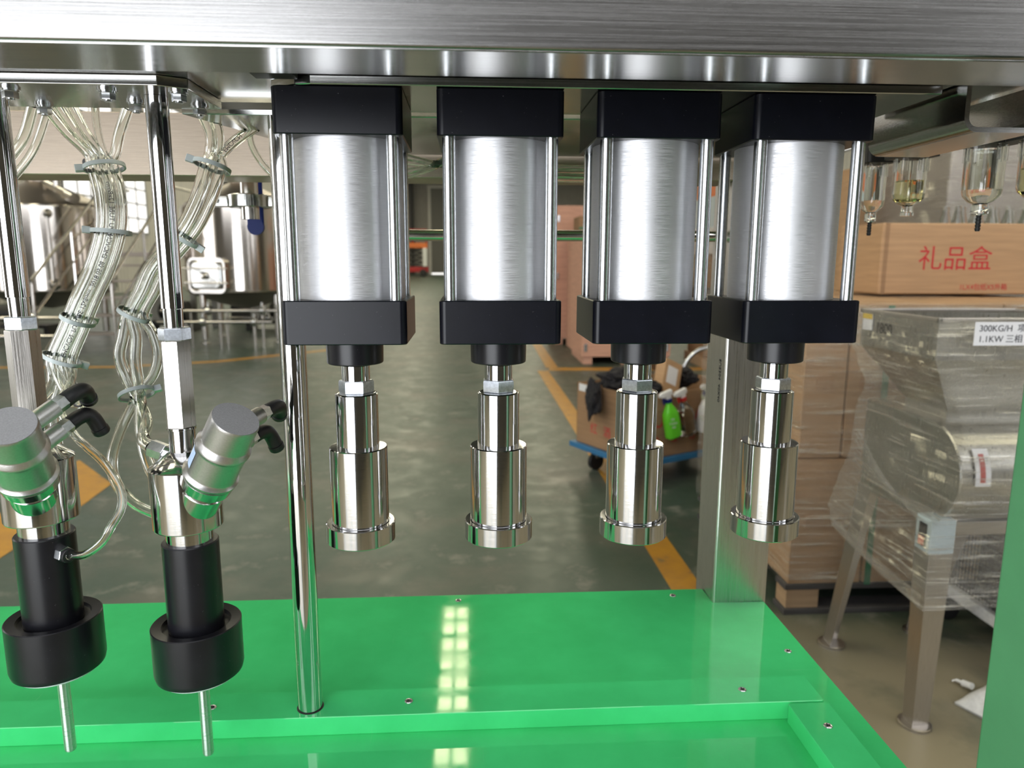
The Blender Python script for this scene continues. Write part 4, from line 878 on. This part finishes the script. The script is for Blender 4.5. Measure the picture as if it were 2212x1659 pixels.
def spray(x, tilt, body, collar, label, liquid):
    t = thing('spray_bottle', label, 'spray bottle', CM @ Vector((x, -0.045, 0.31)), 'spray bottles hanging on the box')
    mm = CM @ Matrix.Translation((x, -0.047, 0.315)) @ Matrix.Scale(1.12, 4) @ Matrix.Rotation(R(tilt), 4, 'Y')
    def orng(a, b, z_): return [mm @ Vector((a*math.copysign(abs(math.cos(q))**0.7, math.cos(q)), b*math.copysign(abs(math.sin(q))**0.7, math.sin(q)), z_)) for q in [2*PI*k/28 for k in range(28)]]
    m = MB(); m.loft([orng(0.040, 0.026, 0), orng(0.046, 0.031, 0.006), orng(0.047, 0.032, 0.10), orng(0.043, 0.030, 0.135), orng(0.028, 0.022, 0.165), orng(0.015, 0.015, 0.185), orng(0.015, 0.015, 0.20)]); m.build('bottle', body, t)
    m = MB(); m.loft([orng(0.018, 0.018, 0.198), orng(0.018, 0.018, 0.218)]); m.build('collar', collar, t)
    m = MB(); m.box((-0.045, -0.012, 0.232), (0.030, 0.012, 0.262), 0.006, m=mm); m.box((-0.014, -0.012, 0.216), (0.016, 0.012, 0.240), 0.004, m=mm); m.box((-0.056, -0.008, 0.240), (-0.043, 0.008, 0.256), 0.002, m=mm); m.build('spray_head', M['whitep'], t)
    m = MB(); m.tube([mm @ Vector(v) for v in ((-0.030, 0, 0.235), (-0.034, 0, 0.215), (-0.030, 0, 0.195))], 0.006, 8); m.build('trigger', collar, t)
    if liquid:
        for k, s in enumerate(('OK', 'CLEAN', 'AIR')): text(s, 0.020, mm @ Vector((-0.018, -0.0335, 0.112-0.022*k)), mm.to_3x3() @ Vector((0.93, 0.0, -0.25)), mm.to_3x3() @ Vector((0.25, 0, 0.93)), M['whitep'], t, 'bottle_lettering')
    return t
spray(0.25, -14, M['greenliq'], M['bluep'], 'green spray bottle with white trigger head on the box front', True)
spray(0.375, -16, M['bowl'], M['red'], 'clear empty spray bottle with red collar beside the green one', False)
spray(0.50, 4, M['whitep'], M['bluep'], 'white spray bottle half hidden by the square post', False)

# ------------------------------------------------------------------ background right: wrapped cartons on a pallet
px0, px1, py0, py1 = 1.213, 2.40, 2.53, 3.60
t = thing('wooden_pallet', 'dark timber pallet under the wrapped cartons', 'pallet', (1.8, 3.0, 0))
for x in (px0, (px0+px1)/2-0.06, px1-0.13): MB().box((x, py0+0.01, 0.022), (x+0.13, py0+0.10, 0.100), 0.003).build('block', M['wood'], t)
for x in (px0, (px0+px1)/2-0.06, px1-0.13): MB().box((x, py1-0.10, 0.022), (x+0.13, py1-0.01, 0.100), 0.003).build('block', M['wood'], t)
for k in range(6): MB().box((px0-0.01, py0+0.002+k*0.196, 0.100), (px1, py0+0.09+k*0.196, 0.122), 0.003).build('deck_board', M['darkwood'], t)
for y in (py0, (py0+py1)/2, py1-0.1): MB().box((px0-0.01, y, 0.0), (px1, y+0.10, 0.022), 0.003).build('bottom_board', M['darkwood'], t)
def carton(x0, x1, z0, z1, label):
    t = thing('carton', label, 'carton', ((x0+x1)/2, (py0+py1)/2, z0), 'wrapped cartons on the pallet')
    MB().box((x0+0.001, py0+0.004, z0+0.0005), (x1-0.001, py1-0.004, z1-0.0005), 0.006, 2).build('carton_body', M['card'], t)
    MB().box((x0+0.05, py0+0.0015, (z0+z1)/2-0.025), (x1-0.05, py0+0.0045, (z0+z1)/2+0.025)).build('tape', M['tape'], t)
    return t
cs = ['lower left wrapped carton resting on the pallet', 'lower middle wrapped carton behind the mill legs', 'lower right wrapped carton behind the wire trolley']
for k, (a, b) in enumerate(((px0, 1.50), (1.505, 1.95), (1.955, px1))): carton(a, b, 0.123, 0.620, cs[k])
cs = ['upper left wrapped carton beside the square post', 'upper middle wrapped carton behind the mill hopper', 'upper right wrapped carton behind the mill hopper']
for k, (a, b) in enumerate(((px0+0.005, 1.38), (1.385, 1.95), (1.955, px1))): carton(a, b, 0.6215, 1.196, cs[k])
recenter(tag(MB().box((1.512, py0-0.006, 0.12), (1.534, py0-0.002, 1.19)).build('green_strap', M['strap']), 'green packing strap down the front of the wrapped cartons', 'strap'))
def film_box(lo, hi, n, amp, seed, mat):
    """loose stretch film over a box: subdivided shell pulled in and wrinkled"""
    bm = bmesh.new(); bmesh.ops.create_cube(bm, size=1.0); bmesh.ops.subdivide_edges(bm, edges=bm.edges[:], cuts=n, use_grid_fill=True)
    lo = Vector(lo); hi = Vector(hi)
    dele = [f for f in bm.faces if f.calc_center_median().z < -0.499]; bmesh.ops.delete(bm, geom=dele, context='FACES')
    for v in bm.verts:
        p = Vector((lo.x+(v.co.x+0.5)*(hi.x-lo.x), lo.y+(v.co.y+0.5)*(hi.y-lo.y), lo.z+(v.co.z+0.5)*(hi.z-lo.z)))
        nn = noise.noise(Vector((p.x*4+seed, p.y*4, p.z*22)))+0.5*noise.noise(Vector((p.x*11+p.z*7+seed, p.y*11, p.z*40)))
        d = Vector((v.co.x, v.co.y, v.co.z*0.3)); v.co = p+d.normalized()*amp*(nn+0.9)
    m = MB(); m.bm.free(); m.bm = bm; return m
w_ = thing('pallet_film', 'glossy stretch film wound round the pallet of cartons', 'film', (1.8, 3.0, 0.14)); film_box((px0-0.012, py0-0.012, 0.13), (px1+0.012, py1+0.012, 1.199), 30, 0.006, 5, M['filmh']).build('film_sheet', M['filmh'], w_, ang=70)
# gift carton on top
t = thing('gift_carton', 'brown carton with large red characters on top of the wrapped stack', 'carton', (2.2, 3.25, 1.206))
gm = Matrix.Translation((1.738, 3.0, 1.2075)) @ Matrix.Rotation(R(-1.0), 4, 'Z')
MB().box((0, 0, 0), (0.66, 0.36, 0.298), 0.008, 3, m=gm).build('carton_body', M['card'], t)
MB().box((0.012, -0.001, 0.0), (0.030, 0.001, 0.297), 0.0005, m=gm).build('glue_seam', M['card2'], t)
MB().box((0.0, 0.14, 0.297), (0.66, 0.21, 0.2995), 0.0005, m=gm).build('tape', M['tape'], t)
gr, gu = gm.to_3x3() @ Vector((1, 0, 0)), Vector((0, 0, 1))
text('礼品盒', 0.1085, gm @ Vector((0.325, -0.0005, 0.145)), gr, gu, M['redink'], t, 'red_characters')
text('1LX4包纸X5外箱', 0.030, gm @ Vector((0.460, -0.0005, 0.030)), gr, gu, M['redink'], t, 'small_red_print', sx=0.95)
# tan case, wrapped stack, black post further back
t = thing('tan_case', 'large plain tan carton case far behind the filter bowls', 'carton', (2.75, 4.9, 0)); MB().box((2.52, 4.80, 0.12), (3.05, 5.5, 1.95), 0.01).build('case_body', M['card'], t)
for x in (2.55, 2.9): MB().box((x, 4.82, 0), (x+0.1, 5.48, 0.12), 0.004).build('skid', M['wood'], t)
recenter(tag(MB().box((3.42, 5.2, 0.0), (3.48, 5.26, 4.2), 0.004).build('black_post', M['darksteel']), 'slim black steel post beyond the filter bowls', 'post'))
recenter(tag(MB().cyl((3.55, 6.5, 0), (3.55, 6.5, 5.0), 0.035, 16).build('brown_pipe', M['tanktop']), 'slim brown upright pipe beyond the filter bowls', 'pipe'))
t = thing('wrapped_machine', 'tall dark load in crinkled film at the right edge', 'load', (3.1, 4.3, 0)); MB().box((2.66, 3.98, 0.1), (3.24, 4.7, 2.2), 0.02).build('load_body', M['tanktop'], t); film_box((2.64, 3.96, 0.1), (3.26, 4.72, 2.22), 28, 0.02, 11, M['film']).build('film_sheet', M['film'], t, ang=70)
for x in (2.7, 3.1): MB().box((x, 4.0, 0), (x+0.1, 4.68, 0.1), 0.004).build('skid', M['darkwood'], t)
t = thing('bottle_pack', 'clear shrink-wrapped empty bottles behind the gift carton', 'bottle pack', (2.55, 3.52, 1.2))
for k in range(5):
    for j in range(2):
        x, y = 2.36+0.085*k, 3.44+0.09*j; MB().lathe([(0.035, 1.2035), (0.038, 1.21), (0.038, 1.36), (0.034, 1.40), (0.038, 1.43), (0.036, 1.50), (0.015, 1.58), (0.014, 1.61)], (x, y, 0), (0, 0, 1), 16).build('bottle', M['bowl'], t)

# ------------------------------------------------------------------ film-wrapped mill on four splayed legs
t = thing('hopper_mill', 'stainless hopper mill on splayed legs, bundled in stretch film', 'mill', (1.5, 2.05, 0))
def rect(x0, x1, y0, y1, z_): return [(x0, y0, z_), (x1, y0, z_), (x1, y1, z_), (x0, y1, z_)]
m = MB(); m.loft([rect(1.253, 1.76, 1.855, 2.235, 1.196), rect(1.253, 1.76, 1.855, 2.235, 1.085), rect(1.36, 1.66, 1.94, 2.14, 0.93), rect(1.36, 1.66, 1.94, 2.14, 0.90)], cap=False); 
m.loft([rect(1.257, 1.756, 1.859, 2.231, 1.196), rect(1.257, 1.756, 1.859, 2.231, 1.085), rect(1.364, 1.656, 1.944, 2.136, 0.93)], cap=False); m.build('hopper', M['millsteel'], t, smooth=False)
m = MB()
for (a, b) in (((1.247, 1.849), (1.766, 1.862)), ((1.247, 2.228), (1.766, 2.241)), ((1.247, 1.849), (1.260, 2.241)), ((1.753, 1.849), (1.766, 2.241))): m.box((a[0], a[1], 1.187), (b[0], b[1], 1.199), 0.002)
m.build('hopper_rim', M['leg'], t)
prof = [(2.25, 0.905), (1.93, 0.905)]+[(1.905-0.135*math.sin(R(a))-0.0, 0.765+0.14*math.cos(R(a))) for a in range(0, 181, 15)]+[(2.25, 0.60)]
MB().prism([(1.300, y, z_) for y, z_ in prof], (0.40, 0, 0), 0.004).build('mill_body', M['millsteel'], t)
dr = MB(); dr.lathe([(0.118, 0.0), (0.124, 0.004), (0.124, 0.13), (0.118, 0.134)], (1.305, 1.900, 0.765), (1, 0, 0), 48); dr.build('roller_drum', M['castpol'], t)
m = MB(); m.prism([(1.336+0.0*k, 1.905-0.1425*math.sin(R(a)), 0.765+0.1475*math.cos(R(a))) for k, a in enumerate(range(52, 93, 8))]+[(1.336, 1.905-0.140*math.sin(R(a)), 0.765+0.145*math.cos(R(a))) for a in range(92, 51, -8)], (0.042, 0, 0)); m.build('direction_label', M['paper'], t, smooth=False)
m = MB(); m.prism([(1.348, 1.905-0.1440*math.sin(R(a)), 0.765+0.149*math.cos(R(a))) for a in range(58, 89, 6)]+[(1.348, 1.905-0.1425*math.sin(R(a)), 0.765+0.1475*math.cos(R(a))) for a in range(88, 57, -6)], (0.014, 0, 0)); m.build('red_arrow', M['red'], t, smooth=False)
def angle_leg(top, bot, sx, sy, wt, wb, zt):
    """tapered angle-iron leg: outer corner from top to bot, flanges towards sx and sy"""
    L = MB(); th = 0.004; rings = []
    for p, w2, z_ in ((bot, wb, 0.012), (top, wt, zt)):
        x, y = p; rings.append([(x, y, z_), (x+sx*w2, y, z_), (x+sx*w2, y+sy*th, z_), (x+sx*th, y+sy*th, z_), (x+sx*th, y+sy*w2, z_), (x, y+sy*w2, z_)])
    L.loft(rings); o = L.build('leg', M['leg'], t, smooth=False)
    MB().lathe([(0.045, 0.0), (0.045, 0.009), (0.040, 0.012)], (bot[0]+sx*0.02, bot[1]+sy*0.02, 0), (0, 0, 1), 28).build('foot_plate', M['leg'], o)
angle_leg((1.292, 1.855), (1.283, 1.835), 1, 1, 0.075, 0.048, 0.66); angle_leg((1.300, 2.255), (1.262, 2.330), 1, -1, 0.075, 0.048, 0.62)
angle_leg((1.72, 1.855), (1.79, 1.835), -1, 1, 0.075, 0.048, 0.66); angle_leg((1.70, 2.255), (1.66, 2.40), -1, -1, 0.075, 0.048, 0.62)
MB().box((1.300, 1.86, 0.585), (1.70, 1.90, 0.625), 0.003).build('cross_bar', M['leg'], t)
sw = MB().rbox((1.246, 1.790, 0.560), (1.318, 1.858, 0.655), 0.005, 3).build('switch_box', M['greyp'], t)
MB().box((1.2425, 1.806, 0.573), (1.2465, 1.838, 0.640), 0.001).build('switch_plate', M['blackrub'], sw); MB().box((1.2385, 1.811, 0.578), (1.243, 1.833, 0.602), 0.0015).build('stop_button', M['red'], sw)
lb = MB().box((1.322, 1.8115, 1.130), (1.62, 1.8130, 1.192)).build('spec_label', M['paper'], t, smooth=False)
text('300KG/H  项目号', 0.0235, (1.333, 1.8110, 1.1745), (1, 0, 0), (0, 0, 1), M['blackink'], t, 'label_lettering', 'LEFT'); text('1.1KW 三相 380V', 0.0235, (1.333, 1.8110, 1.1465), (1, 0, 0), (0, 0, 1), M['blackink'], t, 'label_lettering', 'LEFT')
rl = MB().box((1.2495, 2.17, 1.135), (1.2515, 2.225, 1.188)).build('warning_label', M['paper'], t, smooth=False); MB().box((1.2475, 2.172, 1.170), (1.2495, 2.223, 1.186)).build('yellow_band', M['yellow'], t, smooth=False)
text('1800', 0.045, (1.2512, 2.11, 1.145), (0, -1, 0), (0, 0, 1), M['blackink'], t, 'handwriting')
# film over the mill
def film_loft(secs, nseg, sub, amp, seed):
    rings = []
    for i in range(len(secs)-1):
        for k in range(sub):
            f_ = k/sub; rings.append([a+(b-a)*f_ for a, b in zip(secs[i], secs[i+1])])
    rings.append(list(secs[-1])); out = []
    for ri, (x0, x1, y0, y1, zf, zr) in enumerate(rings):
        pts = []; cx, cy = (x0+x1)/2, (y0+y1)/2
        for k in range(nseg):
            u = k/nseg*4; s = int(u); f_ = u-s
            x, y = [(x0+(x1-x0)*f_, y0), (x1, y0+(y1-y0)*f_), (x1-(x1-x0)*f_, y1), (x0, y1-(y1-y0)*f_)][s]
            z_ = zf+(zr-zf)*(y-y0)/(y1-y0); d = Vector((x-cx, y-cy, 0)).normalized()
            nn = noise.noise(Vector((x*5+z_*8+seed, y*5, z_*14)))+0.6*noise.noise(Vector((x*14-z_*22, y*14+seed, z_*26)))
            p = Vector((x, y, z_))+d*amp*(nn+0.4); pts.append(p)
        out.append(pts)
    m = MB(); m.loft(out, cap=False); return m
secs = [(1.240, 1.772, 1.838, 2.246, 1.203, 1.203), (1.240, 1.772, 1.836, 2.246, 1.08, 1.08), (1.285, 1.735, 1.80, 2.242, 0.985, 0.96), (1.290, 1.720, 1.765, 2.272, 0.90, 0.905), (1.284, 1.722, 1.742, 2.292, 0.76, 0.72), (1.236, 1.730, 1.780, 2.315, 0.62, 0.52), (1.268, 1.728, 1.822, 2.340, 0.38, 0.43)]
secs = [tuple(s) for s in secs]
film_loft([list(s) for s in secs], 96, 7, 0.010, 4).build('film_sheet', M['film'], t, ang=70)
m = MB()
for k in range(7):
    a = Vector((1.286, 2.27, 0.80-0.022*k)); b = Vector((1.262, 1.82, 0.61+0.012*k)); m.tube(smooth_path([a, (a+b)/2+Vector((-0.012, 0, -0.012)), b], 6), 0.0028+0.0012*(k % 3), 6)
    a = Vector((1.262, 2.33, 0.44+0.004*k)); b = Vector((1.262, 1.83, 0.385+0.006*k)); m.tube(smooth_path([a, (a+b)/2+Vector((-0.006, 0, -0.004)), b], 6), 0.0022+0.001*(k % 2), 6)
m.build('film_rope', M['filmrope'] if 'filmrope' in M else M['film'], t)

# wire trolley, white sack
t = thing('wire_trolley', 'dark wire mesh trolley in film with white bottom rail', 'trolley', (2.1, 2.25, 0))
X0, X1, Y0, Y1 = 1.82, 2.42, 1.98, 2.47
for x, y in ((X0, Y0), (X1, Y0), (X0, Y1), (X1, Y1)):
    MB().box((x-0.018, y-0.018, 0.10), (x+0.018, y+0.018, 0.80), 0.004).build('corner_post', M['leg'], t)
    MB().lathe([(0.030, -0.014), (0.038, -0.010), (0.038, 0.010), (0.030, 0.014)], (x, y, 0.038), (0, 1, 0), 24).lathe([(0.012, 0.06), (0.022, 0.085), (0.022, 0.10)], (x, y, 0), (0, 0, 1), 16).build('caster', M['blackrub'], t)
m = MB(); m.box((X0-0.022, Y0, 0.10), (X0+0.022, Y1, 0.145), 0.006); m.box((X1-0.022, Y0, 0.10), (X1+0.022, Y1, 0.145), 0.006); m.box((X0, Y0-0.022, 0.10), (X1, Y0+0.022, 0.145), 0.006); m.build('bottom_rail', M['sack'], t)
m = MB()
for k in range(30):
    x = X0+(X1-X0)*k/29; m.box((x-0.0015, Y0-0.0015, 0.14), (x+0.0015, Y0+0.0015, 0.78)); y = Y0+(Y1-Y0)*k/29; m.box((X0-0.0015, y-0.0015, 0.14), (X0+0.0015, y+0.0015, 0.78))
for k in range(26):
    z_ = 0.15+0.63*k/25; m.box((X0, Y0-0.0015, z_-0.0015), (X1, Y0+0.0015, z_+0.0015)); m.box((X0-0.0015, Y0, z_-0.0015), (X0+0.0015, Y1, z_+0.0015))
m.build('wire_mesh', M['cage'], t, smooth=False, kind='stuff')
MB().box((X0+0.05, Y0+0.06, 0.16), (X1-0.04, Y1-0.05, 0.74), 0.02).build('dark_load', M['darksteel'], t)
film_box((X0-0.025, Y0-0.025, 0.16), (X1+0.025, Y1+0.02, 0.81), 18, 0.012, 8, M['film']).build('film_sheet', M['filmh'], t, ang=70)
# sack lying on the floor
t = thing('woven_sack', 'white woven sack with a tied corner lying on the floor', 'sack', (1.62, 1.897, 0))
bm = bmesh.new(); bmesh.ops.create_grid(bm, x_segments=22, y_segments=16, size=1.0); top = bm.verts[:]
pts2 = {}
for v in top:
    e = (1-abs(v.co.x)**4)*(1-abs(v.co.y)**4); pts2[v] = e
    px_, py_ = v.co.x*0.10, v.co.y*0.10; v.co = Vector((1.62+px_*0.909-py_*0.416, 1.897+px_*0.416+py_*0.909, 0.006+0.050*e+0.012*noise.noise(Vector((px_*16, py_*16, 1)))*e))
r_ = bmesh.ops.duplicate(bm, geom=bm.faces[:]+bm.verts[:]+bm.edges[:])
for v in [g for g in r_['geom'] if isinstance(g, bmesh.types.BMVert)]: v.co.z = 0.0008
m = MB(); m.bm.free(); m.bm = bm; m.build('sack_body', M['sack'], t)
m = MB(); m.tube(smooth_path([(1.553, 2.052, 0.010), (1.562, 2.045, 0.016), (1.572, 2.030, 0.016), (1.582, 2.000, 0.022)], 5), [0.003]*5+[0.005]*5+[0.011]*6, 10); m.build('tied_corner', M['sack'], t)
